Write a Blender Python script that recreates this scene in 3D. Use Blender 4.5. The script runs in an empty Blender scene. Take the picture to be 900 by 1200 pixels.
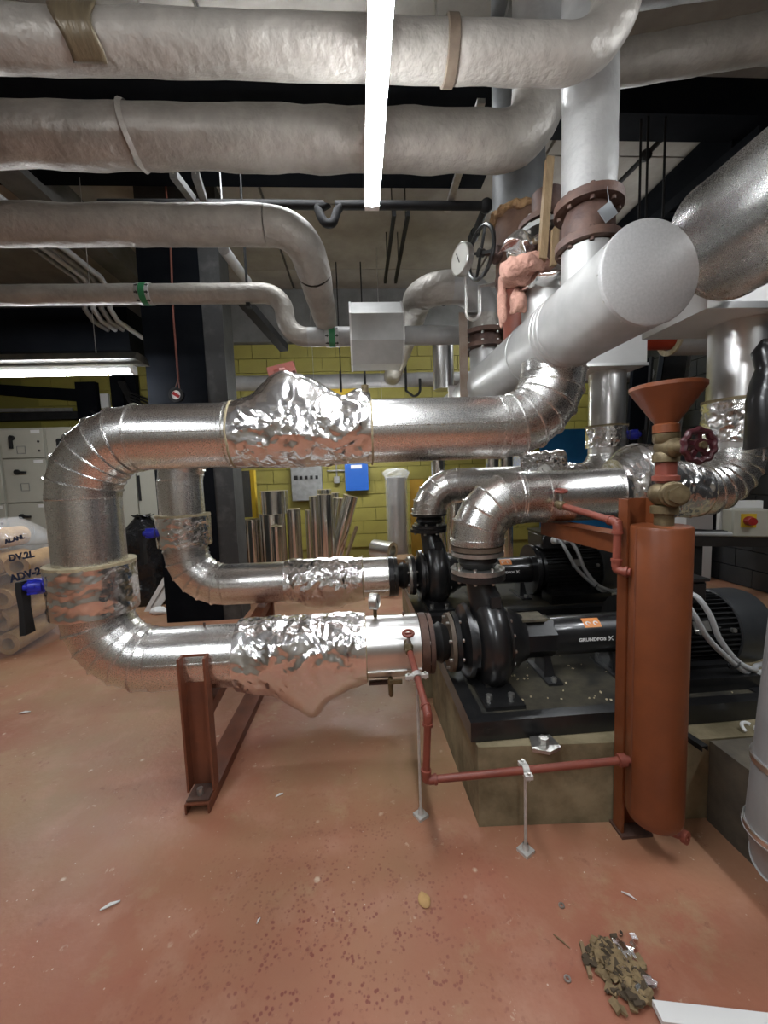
import bpy, bmesh, math, random
from mathutils import Vector, Matrix, noise
random.seed(7)
C = bpy.context.scene.collection
S = bpy.context.scene
PI = math.pi
R = math.radians
# ------------------------------------------------------------------ camera, world, exposure
F_PX, CAM_H = 470.0, 1.5
YAW, PITCH, ROLL = R(3.4), R(5.1), R(-2.0)
CF = Vector((math.sin(YAW)*math.cos(PITCH), math.cos(YAW)*math.cos(PITCH), -math.sin(PITCH)))
_r = Vector((math.cos(YAW), -math.sin(YAW), 0)); _u = _r.cross(CF)
CR = _r*math.cos(ROLL) + _u*math.sin(ROLL); CU = _u*math.cos(ROLL) - _r*math.sin(ROLL)
cam = bpy.data.cameras.new('camera'); cam_o = bpy.data.objects.new('camera', cam); C.objects.link(cam_o)
cam.sensor_fit = 'HORIZONTAL'; cam.sensor_width = 36; cam.lens = 36*F_PX/900; cam.clip_start = .02
M4 = Matrix((CR, CU, -CF)).transposed().to_4x4(); M4.translation = Vector((0, 0, CAM_H)); cam_o.matrix_world = M4
S.camera = cam_o
w = bpy.data.worlds.new('world'); S.world = w; w.use_nodes = True
w.node_tree.nodes['Background'].inputs[0].default_value = (.75, .82, 1, 1)
w.node_tree.nodes['Background'].inputs[1].default_value = .05
S.view_settings.view_transform = 'Standard'; S.view_settings.look = 'None'
S.view_settings.exposure = 0.04; S.view_settings.gamma = 1; S.view_settings.use_curve_mapping = False
TUBE_POWER = 95.0

def ray(px, py): return CF + CR*((px-450)/F_PX) - CU*((py-600)/F_PX)
def at(px, py, Y):                       # the point at depth Y that the photograph shows at a pixel (measuring aid)
    d = ray(px, py); return Vector((0, 0, CAM_H)) + d*(Y/d.y)

def proj(p):
    v = Vector(p) - Vector((0, 0, CAM_H)); d = v.dot(CF); return 450+F_PX*v.dot(CR)/d, 600-F_PX*v.dot(CU)/d
def floor_at(px, py, z=0.): d = ray(px, py); return Vector((0, 0, CAM_H)) + d*((z-CAM_H)/d.z)
def spline(path, n=6):
    path = [Vector(p) for p in path]; pp = []
    for i in range(len(path)-1):
        p0, p1, p2, p3 = path[max(i-1, 0)], path[i], path[i+1], path[min(i+2, len(path)-1)]
        for k in range(n):
            u = k/n; pp.append(.5*((2*p1)+(p2-p0)*u+(2*p0-5*p1+4*p2-p3)*u*u+(3*p1-p0-3*p2+p3)*u**3))
    return pp + [path[-1]]

# ------------------------------------------------------------------ materials
def hexc(c):
    if isinstance(c, str):
        c = [int(c[i:i+2], 16)/255 for i in (0, 2, 4)]
        c = [x/12.92 if x <= .04045 else ((x+.055)/1.055)**2.4 for x in c]
    return (c[0], c[1], c[2], 1)
def mat(name, col, rough=.5, metal=0., col2=None, nscale=6., ramp=(.35, .65), bump=0., bscale=60., bdist=.01, coat=0., rough2=None, detail=5., stretch=None, spec=.5, voro=False):
    m = bpy.data.materials.new(name); m.use_nodes = True
    nt = m.node_tree; N = nt.nodes; L = nt.links; b = N['Principled BSDF']
    b.inputs['Base Color'].default_value = hexc(col); b.inputs['Roughness'].default_value = rough
    b.inputs['Metallic'].default_value = metal; b.inputs['Coat Weight'].default_value = coat
    b.inputs['Specular IOR Level'].default_value = spec
    tc = N.new('ShaderNodeTexCoord'); vec = tc.outputs['Object']
    if stretch:
        mp = N.new('ShaderNodeMapping'); mp.inputs['Scale'].default_value = stretch; L.new(vec, mp.inputs[0]); vec = mp.outputs[0]
    if col2 is not None or rough2 is not None:
        n = N.new('ShaderNodeTexNoise'); n.inputs['Scale'].default_value = nscale; n.inputs['Detail'].default_value = detail; n.inputs['Roughness'].default_value = .62
        L.new(vec, n.inputs['Vector'])
        mr = N.new('ShaderNodeMapRange'); mr.inputs[1].default_value = ramp[0]; mr.inputs[2].default_value = ramp[1]
        L.new(n.outputs['Fac'], mr.inputs[0])
        if col2 is not None:
            mx = N.new('ShaderNodeMix'); mx.data_type = 'RGBA'; mx.inputs[6].default_value = hexc(col); mx.inputs[7].default_value = hexc(col2)
            L.new(mr.outputs[0], mx.inputs[0]); L.new(mx.outputs[2], b.inputs['Base Color'])
        if rough2 is not None:
            m2 = N.new('ShaderNodeMapRange'); m2.inputs[3].default_value = rough; m2.inputs[4].default_value = rough2
            L.new(mr.outputs[0], m2.inputs[0]); L.new(m2.outputs[0], b.inputs['Roughness'])
    if bump:
        if voro:
            t = N.new('ShaderNodeTexVoronoi'); t.inputs['Scale'].default_value = bscale; out = t.outputs['Distance']
        else:
            t = N.new('ShaderNodeTexNoise'); t.inputs['Scale'].default_value = bscale; t.inputs['Detail'].default_value = 3; out = t.outputs['Fac']
        L.new(vec, t.inputs['Vector'])
        bp = N.new('ShaderNodeBump'); bp.inputs['Strength'].default_value = bump; bp.inputs['Distance'].default_value = bdist
        L.new(out, bp.inputs['Height']); L.new(bp.outputs[0], b.inputs['Normal'])
    return m
def emit(name, col, s):
    m = bpy.data.materials.new(name); m.use_nodes = True; b = m.node_tree.nodes['Principled BSDF']
    b.inputs['Base Color'].default_value = hexc(col); b.inputs['Emission Color'].default_value = hexc(col); b.inputs['Emission Strength'].default_value = s
    return m
M = {}
M['clad'] = mat('stucco_aluminium', (.84, .83, .81), .25, 1, (.77, .76, .74), 260, ramp=(.25, .75), detail=1, rough2=.30)
M['clad_smooth'] = mat('plain_aluminium', (.78, .77, .75), .29, 1, (.70, .69, .67), 4)
M['foil'] = mat('crumpled_foil', (.90, .89, .88), .21, 1, bump=.22, bscale=26, bdist=.012)
M['header'] = mat('painted_aluminium', (.47, .47, .455), .45, .5, (.38, .38, .365), 5)
M['header_cap'] = mat('embossed_aluminium', (.50, .50, .49), .5, .4, (.44, .44, .43), 110, detail=2)
M['oldfoil'] = mat('old_foil_lagging', (.385, .36, .32), .42, .30, (.29, .27, .24), 6, bump=.5, bscale=20, bdist=.02, rough2=.55)
M['oldfoil_grey'] = mat('grey_canvas_lagging', (.38, .375, .36), .5, .15, (.28, .28, .27), 5, bump=.25, bscale=22, bdist=.012)
M['whitefoil'] = mat('white_foil_lagging', (.44, .44, .425), .42, .35, (.36, .36, .35), 7, bump=.5, bscale=20, bdist=.012)
M['darklag'] = mat('dark_grey_lagging', (.13, .135, .135), .55, .1, (.09, .095, .095), 5, bump=.25, bscale=22, bdist=.012)
M['clad_bright'] = mat('bright_foil_face', (.84, .83, .80), .16, 1, bump=.05, bscale=30)
M['tape'] = mat('dull_brown_tape', (.16, .125, .075), .35, .2, (.10, .08, .05), 12, bump=.3, bscale=30, stretch=(3, 1, .4))
M['strap'] = mat('brown_strap', (.085, .06, .042), .55, 0, (.13, .10, .07), 20)
M['seal'] = mat('yellow_mastic_insulation', (.42, .36, .23), .8, 0, (.30, .25, .15), 30, bump=.4, bscale=60)
M['rust'] = mat('rusty_brown_iron', (.12, .065, .045), .6, .2, (.06, .035, .03), 9, bump=.3, bscale=40)
M['oxide'] = mat('red_oxide_steel', (.185, .052, .017), .38, 0, (.14, .04, .014), 6, bump=.08, bscale=30)
M['oxide_brown'] = mat('brown_primer_steel', (.19, .06, .028), .5, 0, (.13, .045, .025), 7, bump=.08, bscale=40)
M['redpipe'] = mat('red_primer_pipe', (.235, .060, .037), .45, 0, (.18, .045, .03), 12, bump=.08, bscale=50)
M['redhandle'] = mat('red_handle', (.22, .045, .03), .45, 0, (.17, .05, .035), 25)
M['maroon'] = mat('maroon_handwheel', (.05, .010, .014), .35)
M['brass'] = mat('dirty_brass', (.19, .145, .075), .5, .5, (.10, .075, .04), 18, bump=.2, bscale=60)
M['steel'] = mat('zinc_steel', (.58, .57, .54), .35, .9, (.45, .44, .41), 30)
M['greycoat'] = mat('grey_coated_sheet', (.27, .27, .265), .45, .4, (.22, .22, .215), 5)
M['zinc'] = mat('bright_zinc', (.62, .61, .58), .4, .35, (.50, .49, .46), 40)
M['greysteel'] = mat('grey_steel', (.33, .33, .32), .5, .5, (.24, .24, .23), 10)
M['black'] = mat('black_gloss_paint', (.010, .010, .011), .28, 0, (.018, .018, .018), 8, bump=.05, bscale=60, coat=.2)
M['blackmatte'] = mat('black_matte', (.011, .011, .012), .65, 0, (.018, .018, .018), 8, bump=.1, bscale=50, spec=.25)
M['blackdusty'] = mat('dusty_black_steel', (.022, .021, .018), .5, 0, (.085, .074, .05), 7, ramp=(.40, .70), bump=.1, bscale=60)
M['cover'] = mat('dark_grey_plastic', (.022, .024, .026), .42, 0, (.03, .032, .034), 20, bump=.06, bscale=150)
M['rubber'] = mat('black_rubber', (.012, .012, .012), .45, bump=.1, bscale=90)
M['bluep'] = mat('blue_plastic', (.02, .03, .45), .3)
M['bluebox'] = mat('blue_paint', (.01, .10, .42), .45)
M['bluepanel'] = mat('blue_board', (.008, .13, .30), .55, 0, (.008, .10, .25), 3)
M['white'] = mat('white_plastic', (.72, .72, .70), .45)
M['conduit'] = mat('pale_grey_conduit', (.45, .46, .46), .45, bump=.1, bscale=100)
M['grey_enamel'] = mat('grey_beige_enamel', (.43, .42, .35), .4, 0, (.40, .39, .325), 3)
M['yellow'] = mat('yellow_paint', (.60, .40, .02), .5)
M['stick'] = mat('raw_timber', (.27, .19, .105), .7, 0, (.18, .12, .06), 8, stretch=(6, 6, .8), bump=.2)
M['pink'] = mat('pink_glass_wool', (.50, .285, .22), .95, 0, (.34, .18, .135), 14, bump=.8, bscale=40, bdist=.02)
M['fluff'] = mat('brown_glass_wool', (.30, .18, .08), .95, 0, (.17, .09, .045), 20, bump=.8, bscale=50, bdist=.02)
M['kraft'] = mat('beige_card_rolls', (.56, .35, .14), .7, 0, (.36, .21, .08), 6, bump=.2, bscale=30)
M['cardboard'] = mat('brown_cardboard', (.30, .19, .10), .8, 0, (.24, .15, .08), 6)
M['orange'] = mat('orange_sticker', (.75, .28, .08), .5)
M['green'] = mat('green_tape', (.02, .16, .06), .5)
M['signred'] = mat('red_plastic', (.28, .012, .012), .35)
M['cord'] = mat('red_brown_cord', (.15, .04, .022), .6)
M['navy'] = mat('dark_navy_paint', (.004, .005, .007), .7, 0, (.007, .008, .010), 4, spec=.04)
M['ceil'] = mat('ceiling_slab_concrete', (.40, .375, .33), .85, 0, (.31, .29, .25), 3, bump=.15, bscale=30)
M['conc_grey'] = mat('grey_concrete', (.20, .20, .19), .85, 0, (.14, .14, .13), 4, bump=.2, bscale=30)
M['glass'] = mat('gauge_face', (.60, .60, .55), .3)
M['tagmetal'] = mat('tag_metal', (.42, .45, .47), .4, .7)
M['blockyellow'] = mat('yellow_painted_block', (.29, .255, .048), .6, 0, (.24, .205, .042), 3, bump=.15, bscale=50)
M['mortar'] = mat('yellow_painted_joint', (.20, .175, .035), .7)
M['blockblack'] = mat('black_painted_block', (.020, .022, .023), .5, 0, (.03, .032, .033), 4, bump=.15, bscale=50)
M['wallplain'] = mat('painted_wall', (.34, .32, .26), .7, 0, (.28, .26, .21), 2)
M['tube'] = emit('lit_diffuser', (.93, .96, 1), TUBE_POWER)

def floor_mat():
    m = bpy.data.materials.new('worn_red_floor_paint'); m.use_nodes = True
    nt = m.node_tree; N = nt.nodes; L = nt.links; b = N['Principled BSDF']
    tc = N.new('ShaderNodeTexCoord')
    def nz(scale, lo, hi, detail=6, off=(0, 0, 0), rough=.6):
        mp = N.new('ShaderNodeMapping'); mp.inputs['Location'].default_value = off; L.new(tc.outputs['Object'], mp.inputs[0])
        n = N.new('ShaderNodeTexNoise'); n.inputs['Scale'].default_value = scale; n.inputs['Detail'].default_value = detail; n.inputs['Roughness'].default_value = rough
        L.new(mp.outputs[0], n.inputs['Vector'])
        r = N.new('ShaderNodeMapRange'); r.inputs[1].default_value = lo; r.inputs[2].default_value = hi; L.new(n.outputs['Fac'], r.inputs[0]); return r.outputs[0]
    def mix(fac, a, c):
        x = N.new('ShaderNodeMix'); x.data_type = 'RGBA'; L.new(fac, x.inputs[0])
        for s, v in ((6, a), (7, c)):
            if isinstance(v, tuple): x.inputs[s].default_value = (*v, 1)
            else: L.new(v, x.inputs[s])
        return x.outputs[2]
    def mul(a, c):
        x = N.new('ShaderNodeMath'); x.operation = 'MULTIPLY'; L.new(a, x.inputs[0])
        if isinstance(c, float): x.inputs[1].default_value = c
        else: L.new(c, x.inputs[1])
        return x.outputs[0]
    col = mix(nz(1.6, .35, .68), (.315, .100, .060), (.39, .165, .099))
    # brown dust, thicker around and beyond the machines
    sx = N.new('ShaderNodeSeparateXYZ'); L.new(tc.outputs['Object'], sx.inputs[0])
    g = N.new('ShaderNodeMapRange'); g.inputs[1].default_value = .9; g.inputs[2].default_value = 1.9; L.new(sx.outputs['Y'], g.inputs[0])
    a = N.new('ShaderNodeMath'); a.operation = 'MULTIPLY_ADD'; L.new(g.outputs[0], a.inputs[0]); a.inputs[1].default_value = .62; a.inputs[2].default_value = .25
    col = mix(mul(nz(1.1, .30, .62, 8, (3, 1, 0)), a.outputs[0]), col, (.33, .215, .115))
    col = mix(mul(nz(4.5, .52, .66, 8, (7, 3, 0)), .45), col, (.44, .24, .16))
    col = mix(mul(nz(2.2, .56, .68, 9, (1, 9, 0), .7), .7), col, (.40, .27, .15))
    # splatter of dark red drops around the middle foreground
    vo = N.new('ShaderNodeTexVoronoi'); vo.inputs['Scale'].default_value = 62; vo.inputs['Randomness'].default_value = 1
    L.new(tc.outputs['Object'], vo.inputs['Vector'])
    d = N.new('ShaderNodeMapRange'); d.inputs[1].default_value = .42; d.inputs[2].default_value = .26; L.new(vo.outputs['Distance'], d.inputs[0])
    vd = N.new('ShaderNodeVectorMath'); vd.operation = 'DISTANCE'; vd.inputs[1].default_value = (-.12, 1.12, 0); L.new(tc.outputs['Object'], vd.inputs[0])
    dd = N.new('ShaderNodeMapRange'); dd.inputs[1].default_value = .75; dd.inputs[2].default_value = .15; L.new(vd.outputs['Value'], dd.inputs[0])
    col = mix(mul(mul(mul(d.outputs[0], dd.outputs[0]), nz(13, .46, .56, 5, (5, 5, 0), .7)), .8), col, (.17, .035, .028))
    # pale paint flecks
    v2 = N.new('ShaderNodeTexVoronoi'); v2.inputs['Scale'].default_value = 9; L.new(tc.outputs['Object'], v2.inputs['Vector'])
    d2 = N.new('ShaderNodeMapRange'); d2.inputs[1].default_value = .13; d2.inputs[2].default_value = .07; L.new(v2.outputs['Distance'], d2.inputs[0])
    col = mix(mul(d2.outputs[0], nz(14, .5, .6, 4, (2, 8, 0))), col, (.58, .45, .33))
    v3 = N.new('ShaderNodeTexVoronoi'); v3.inputs['Scale'].default_value = 22; L.new(tc.outputs['Object'], v3.inputs['Vector'])
    d3 = N.new('ShaderNodeMapRange'); d3.inputs[1].default_value = .075; d3.inputs[2].default_value = .04; L.new(v3.outputs['Distance'], d3.inputs[0])
    col = mix(mul(d3.outputs[0], nz(3, .46, .56, 4, (8, 2, 0))), col, (.66, .56, .45))
    col = mix(mul(nz(17, .63, .67, 7, (4, 6, 0), .75), .7), col, (.52, .36, .25))
    col = mix(mul(nz(7, .60, .66, 7, (14, 2, 0), .75), .5), col, (.20, .07, .045))
    L.new(col, b.inputs['Base Color'])
    rr = N.new('ShaderNodeMapRange'); rr.inputs[3].default_value = .38; rr.inputs[4].default_value = .62; L.new(nz(2.5, .3, .7), rr.inputs[0]); L.new(rr.outputs[0], b.inputs['Roughness'])
    n = N.new('ShaderNodeTexNoise'); n.inputs['Scale'].default_value = 45; n.inputs['Detail'].default_value = 6; L.new(tc.outputs['Object'], n.inputs['Vector'])
    bp = N.new('ShaderNodeBump'); bp.inputs['Strength'].default_value = .15; bp.inputs['Distance'].default_value = .01; L.new(n.outputs['Fac'], bp.inputs['Height']); L.new(bp.outputs[0], b.inputs['Normal'])
    return m
M['floor'] = floor_mat()
M['plinth'] = mat('stained_concrete', (.30, .25, .15), .75, 0, (.13, .105, .055), 4.5, ramp=(.36, .66), bump=.2, bscale=30)
M['plinth_dark'] = mat('oily_concrete', (.13, .11, .08), .6, 0, (.055, .05, .042), 5, ramp=(.36, .64), bump=.2, bscale=30)
def bag_mat(name, col, rough):
    m = mat(name, col, rough, bump=.5, bscale=18, bdist=.02); b = m.node_tree.nodes['Principled BSDF']
    b.inputs['Transmission Weight'].default_value = 0; b.inputs['Alpha'].default_value = .22; return m
M['film'] = bag_mat('clear_plastic_film', (.78, .80, .82), .12)
M['binbag'] = mat('black_bin_bag', (.008, .008, .009), .22, bump=.6, bscale=16, bdist=.03)
M['bagprint'] = mat('dark_blue_print', (.02, .03, .07), .5)

# ------------------------------------------------------------------ mesh helpers
W = {}
def basis(axis, up=None):
    a = Vector(axis).normalized()
    u = Vector(up) if up is not None else (Vector((0, 0, 1)) if abs(a.z) < .9 else Vector((0, 1, 0)))
    e1 = (u - a*u.dot(a)).normalized(); return a, e1, a.cross(e1)
class MB:
    def __init__(s): s.v = []; s.f = []
    def add(s, vs, fs):
        o = len(s.v); s.v += [Vector(v) for v in vs]; s.f += [tuple(i+o for i in f) for f in fs]; return s
    def box(s, c, size, rot=None, taper=1.0):
        c = Vector(c); h = Vector(size)/2; vs = []
        for z in (-1, 1):
            for x, y in ((-1, -1), (1, -1), (1, 1), (-1, 1)):
                k = taper if z > 0 else 1
                p = Vector((x*h.x*k, y*h.y*k, z*h.z)); vs.append(c + (rot @ p if rot else p))
        return s.add(vs, [(3, 2, 1, 0), (4, 5, 6, 7), (0, 1, 5, 4), (1, 2, 6, 5), (2, 3, 7, 6), (3, 0, 4, 7)])
    def bar(s, a, b, wd, ht, up=(0, 0, 1)):
        a = Vector(a); b = Vector(b); d, e1, e2 = basis(b-a, up if abs((b-a).normalized().dot(Vector(up))) < .95 else (0, 1, 0))
        vs = [p + e2*(x*wd/2) + e1*(y*ht/2) for p in (a, b) for x, y in ((-1, -1), (1, -1), (1, 1), (-1, 1))]
        return s.add(vs, [(3, 2, 1, 0), (4, 5, 6, 7), (0, 1, 5, 4), (1, 2, 6, 5), (2, 3, 7, 6), (3, 0, 4, 7)])
    def prism(s, pts, d):                       # closed polygon (3D points) swept by vector d
        n = len(pts); d = Vector(d); vs = [Vector(p) for p in pts] + [Vector(p)+d for p in pts]
        return s.add(vs, [tuple(range(n))[::-1], tuple(range(n, 2*n))] + [(i, (i+1) % n, n+(i+1) % n, n+i) for i in range(n)])
    def loft(s, rings, closed=False, cap0=False, cap1=False):
        n = len(rings[0]); vs = [p for r in rings for p in r]; fs = []; m = len(rings)
        for k in range(m if closed else m-1):
            for i in range(n):
                a = k*n+i; b = k*n+(i+1) % n; k2 = (k+1) % m; fs.append((a, b, k2*n+(i+1) % n, k2*n+i))
        if cap0: fs.append(tuple(range(n))[::-1])
        if cap1: fs.append(tuple(range((m-1)*n, m*n)))
        return s.add(vs, fs)
    def lathe(s, prof, o, axis=(0, 0, 1), seg=24, up=None, closed=False):   # prof: (radius, distance along axis)
        a, e1, e2 = basis(axis, up); o = Vector(o); rings = []
        for r, t in prof:
            r = max(r, 1e-4); rings.append([o + a*t + (e1*math.cos(2*PI*i/seg) + e2*math.sin(2*PI*i/seg))*r for i in range(seg)])
        return s.loft(rings, closed)
    def cyl(s, p0, p1, r, seg=24, r1=None):
        p0 = Vector(p0); p1 = Vector(p1); L_ = (p1-p0).length; r1 = r if r1 is None else r1
        return s.lathe([(0, 0), (r, 0), (r1, L_), (0, L_)], p0, p1-p0, seg)
    def ring(s, p0, p1, ri, ro, seg=32):
        p0 = Vector(p0); p1 = Vector(p1); L_ = (p1-p0).length
        return s.lathe([(ri, 0), (ro, 0), (ro, L_), (ri, L_)], p0, p1-p0, seg, closed=True)
    def tube(s, path, r, seg=12, caps=True):
        P = [Vector(p) for p in path]; n = len(P); T = []
        for i in range(n):
            t = (P[min(i+1, n-1)] - P[max(i-1, 0)]).normalized(); T.append(t)
        _, e1, _ = basis(T[0]); rings = []
        for i in range(n):
            e1 = (e1 - T[i]*e1.dot(T[i])).normalized(); e2 = T[i].cross(e1); rr = r[i] if isinstance(r, (list, tuple)) else r
            rings.append([P[i] + (e1*math.cos(2*PI*k/seg) + e2*math.sin(2*PI*k/seg))*rr for k in range(seg)])
        return s.loft(rings, False, caps, caps)
    def torus(s, o, axis, Rr, r, seg=28, sub=8):
        return s.lathe([(Rr + r*math.cos(2*PI*k/sub), r*math.sin(2*PI*k/sub)) for k in range(sub)], o, axis, seg, closed=True)
    def ball(s, o, r, seg=14, rings=8, sc=(1, 1, 1)):
        vs = []; o = Vector(o)
        R_ = []
        for k in range(rings+1):
            ph = PI*k/rings; rr = max(math.sin(ph), 1e-3)
            R_.append([o + Vector((math.cos(2*PI*i/seg)*rr*r*sc[0], math.sin(2*PI*i/seg)*rr*r*sc[1], -math.cos(ph)*r*sc[2])) for i in range(seg)])
        return s.loft(R_)
    def shake(s, amp, scale, seed=0.):
        for i, p in enumerate(s.v):
            q = p*scale + Vector((seed, seed*1.7, seed*.3)); s.v[i] = p + Vector(noise.noise_vector(q))*amp
        return s
    def mesh(s, name, o=(0, 0, 0), sharp=38):
        me = bpy.data.meshes.new(name); o = Vector(o)
        me.from_pydata([tuple(v-o) for v in s.v], [], s.f); me.validate()
        bm = bmesh.new(); bm.from_mesh(me); bmesh.ops.remove_doubles(bm, verts=bm.verts, dist=2e-5)
        bmesh.ops.dissolve_degenerate(bm, edges=bm.edges, dist=1e-6); bmesh.ops.recalc_face_normals(bm, faces=bm.faces); bm.to_mesh(me); bm.free()
        for p in me.polygons: p.use_smooth = True
        me.set_sharp_from_angle(angle=R(sharp)); return me
    def build(s, name, m, parent=None, loc=None, sharp=38):
        o = W[parent] if parent is not None else Vector(loc if loc is not None else (0, 0, 0))
        me = s.mesh(name, o, sharp); me.materials.append(M[m] if isinstance(m, str) else m)
        ob = bpy.data.objects.new(name, me); C.objects.link(ob)
        if parent is not None: ob.parent = parent
        else: ob.location = o
        W[ob] = Vector(o); return ob
def tag(o, label, cat, group=None):
    o['label'] = label; o['category'] = cat
    if group: o['group'] = group
    return o
def thing(name, label, cat, loc=(0, 0, 0), group=None):
    o = bpy.data.objects.new(name, None); C.objects.link(o); o.empty_display_size = .1; o.location = loc; W[o] = Vector(loc)
    return tag(o, label, cat, group)
def struct(o): o['kind'] = 'structure'; return o
def stuff(o): o['kind'] = 'stuff'; return o
def inst(me, name, parent, loc, rot=None):
    o = bpy.data.objects.new(name, me); C.objects.link(o); o.parent = parent; o.location = Vector(loc) - W[parent]
    if rot: o.rotation_euler = rot
    W[o] = Vector(loc); return o
def dup(root, off, label=None):
    c = root.copy(); C.objects.link(c); c.location = root.location + Vector(off); W[c] = Vector(c.location)
    if label: c['label'] = label
    for ch in root.children:
        d = ch.copy(); C.objects.link(d); d.parent = c; W[d] = W[ch] + Vector(off)
        for g in ch.children:
            e = g.copy(); C.objects.link(e); e.parent = d; W[e] = W[g] + Vector(off)
    return c
def arc(c, d0, d1, r, n=8, a0=0, a1=90):
    c = Vector(c); d0 = Vector(d0); d1 = Vector(d1)
    return [c + (d0*math.cos(R(a0+(a1-a0)*k/n)) + d1*math.sin(R(a0+(a1-a0)*k/n)))*r for k in range(n+1)]

# insulated pipe parts -------------------------------------------------------------------------
def clad_pipe(parent, p0, p1, r, m='clad', seam=None, bands=(), name='pipe_section', seg=48):
    p0 = Vector(p0); p1 = Vector(p1); b = MB(); d = (p1-p0).normalized(); L_ = (p1-p0).length
    prof = [(r, 0)]
    for t in bands: prof += [(r, t-.012), (r+.004, t-.008), (r+.004, t+.008), (r, t+.012)]
    prof += [(r, L_)]
    b.lathe([(0, 0)] + prof + [(0, L_)], p0, d, seg)
    if seam is not None:
        a, e1, e2 = basis(d); q = (e1*math.cos(R(seam)) + e2*math.sin(R(seam)))*(r+.0005)
        b.bar(p0+q, p1+q, .009, .012, up=q)
    return b.build(name, m, parent)
def gores(parent, P0, t0, t1, Rb, r, n, m='clad', seg=40, a_end=90):
    P0 = Vector(P0); t0 = Vector(t0); t1 = Vector(t1); O = P0 + t1*Rb; bn = t0.cross(t1)
    def ringp(phi, rr):
        e = -t1*math.cos(phi) + t0*math.sin(phi)
        return [O + e*(Rb + rr*math.cos(2*PI*k/seg)) + bn*(rr*math.sin(2*PI*k/seg)) for k in range(seg)]
    for k in range(n):
        f0, f1 = R(a_end)*k/n, R(a_end)*(k+1)/n; rs = []
        for u, dr in ((0, .0), (.015, .008), (.06, .008), (.085, 0), (.90, 0), (.96, .003), (1, .0)):
            A, B = ringp(f0, r+dr), ringp(f1, r+dr); rs.append([a.lerp(b_, u) for a, b_ in zip(A, B)])
        MB().loft(rs).build('elbow_segment', m, parent, sharp=25)
    return O + t0*Rb
def smooth_elbow(parent, P0, t0, t1, Rb, r, m, seg=36, n=14, name='elbow', lump=.004, a_end=90):
    P0 = Vector(P0); t0 = Vector(t0); t1 = Vector(t1); O = P0 + t1*Rb
    b = MB(); aa = arc(O, -t1, t0, Rb, n, 0, a_end); b.tube([aa[0]-t0*.004, aa[0]+t0*.0005] + aa[1:-1] + [aa[-1]-t1*.0005, aa[-1]+t1*.004], r, seg, False); b.shake(lump, 7); b.build(name, m, parent); return O + t0*Rb
def lagged(parent, p0, p1, r, m, lump=.006, seg=40, name='pipe_section', step=.05):
    p0 = Vector(p0); p1 = Vector(p1); n = max(2, int((p1-p0).length/step)); b = MB()
    b.tube([p0.lerp(p1, k/n) for k in range(n+1)], r, seg, True); b.shake(lump, 7); return b.build(name, m, parent)
def wrap(parent, p0, p1, r, bumps, m='foil', up=(0, 0, 1), amp=.012, nu=90, nv=110, name='foil_wrap', end=.0, seed=0., freq=1.):
    # crumpled foil jacket; bumps: (u, angle deg from up, height, su, sang)
    p0 = Vector(p0); p1 = Vector(p1); a, e1, e2 = basis(p1-p0, up); L_ = (p1-p0).length; rings = []
    for i in range(nu+1):
        u = i/nu; ring = []
        for k in range(nv):
            g = 2*PI*k/nv; rr = r + end*(1-abs(2*u-1)**6)
            for bu, ba, bh, su, sa in bumps:
                dg = (math.degrees(g)-ba+180) % 360 - 180
                du = abs(u-bu)/su; da = abs(dg)/sa
                rr += bh*math.exp(-(du**2.4) - (da**2.2))
            q = Vector((u*L_*9, math.cos(g)*1.6, math.sin(g)*1.6))*freq + Vector((seed, 0, 0))
            wq = q + Vector(noise.noise_vector(q*.8))*.5
            h = 0; am = 1.; fr = .62
            for oc in range(5):
                z_ = Vector((wq.x*.8-wq.y*.6*(1-2*(oc % 2)), wq.y*.8+wq.x*.6*(1-2*(oc % 2)), wq.z+oc*3.1))
                h += am*(1-2.4*abs(noise.noise(z_*fr))); am *= .54; fr *= 2.1
            fade = min(1, u*14, (1-u)*14)
            rr += amp*.62*(h-.9)*(.2 + .8*fade)
            ring.append(p0 + a*(u*L_) + (e1*math.cos(g) + e2*math.sin(g))*rr)
        rings.append(ring)
    b = MB(); b.loft(rings, False, True, True); return b.build(name, m, parent, sharp=24)
_bm = {}
def bolt_mesh(r, t0, t1, m):
    k = (round(r, 4), round(t0, 4), round(t1, 4), m)
    if k not in _bm:
        me = MB().lathe([(0, t0), (r, t0), (r, t1), (0, t1)], (0, 0, 0), (0, 0, 1), 6).mesh('bolt'); me.materials.append(M[m]); _bm[k] = me
    return _bm[k]
def bolts(parent, o, axis, pr, n, br, t0, t1, m='steel', ph=0.):
    a, e1, e2 = basis(axis); o = Vector(o); q = a.to_track_quat('Z', 'Y').to_euler(); me = bolt_mesh(br, t0, t1, m)
    for k in range(n):
        g = 2*PI*(k+.5)/n + ph; inst(me, 'bolt', parent, o + (e1*math.cos(g) + e2*math.sin(g))*pr, q)
def flange(parent, o, axis, ri, ro, t, m, nb=8, bm='steel', name='flange', br=.009):
    o = Vector(o); a = Vector(axis).normalized()
    f = MB().ring(o, o+a*t, ri, ro, 40).build(name, m, parent)
    if nb: bolts(f, o, a, ro-.022, nb, br, -.014, t+.014, bm)
    return f
def handwheel(parent, o, axis, Rr, m, spokes=4, name='handwheel', r=.012):
    o = Vector(o); a, e1, e2 = basis(axis); b = MB().torus(o, a, Rr, r, 32, 8)
    for k in range(spokes):
        g = 2*PI*k/spokes + .4; b.bar(o, o+(e1*math.cos(g)+e2*math.sin(g))*Rr, r*1.3, r*.9, up=a)
    b.cyl(o-a*r*1.4, o+a*r*1.4, r*2, 12); return b.build(name, m, parent)
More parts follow.
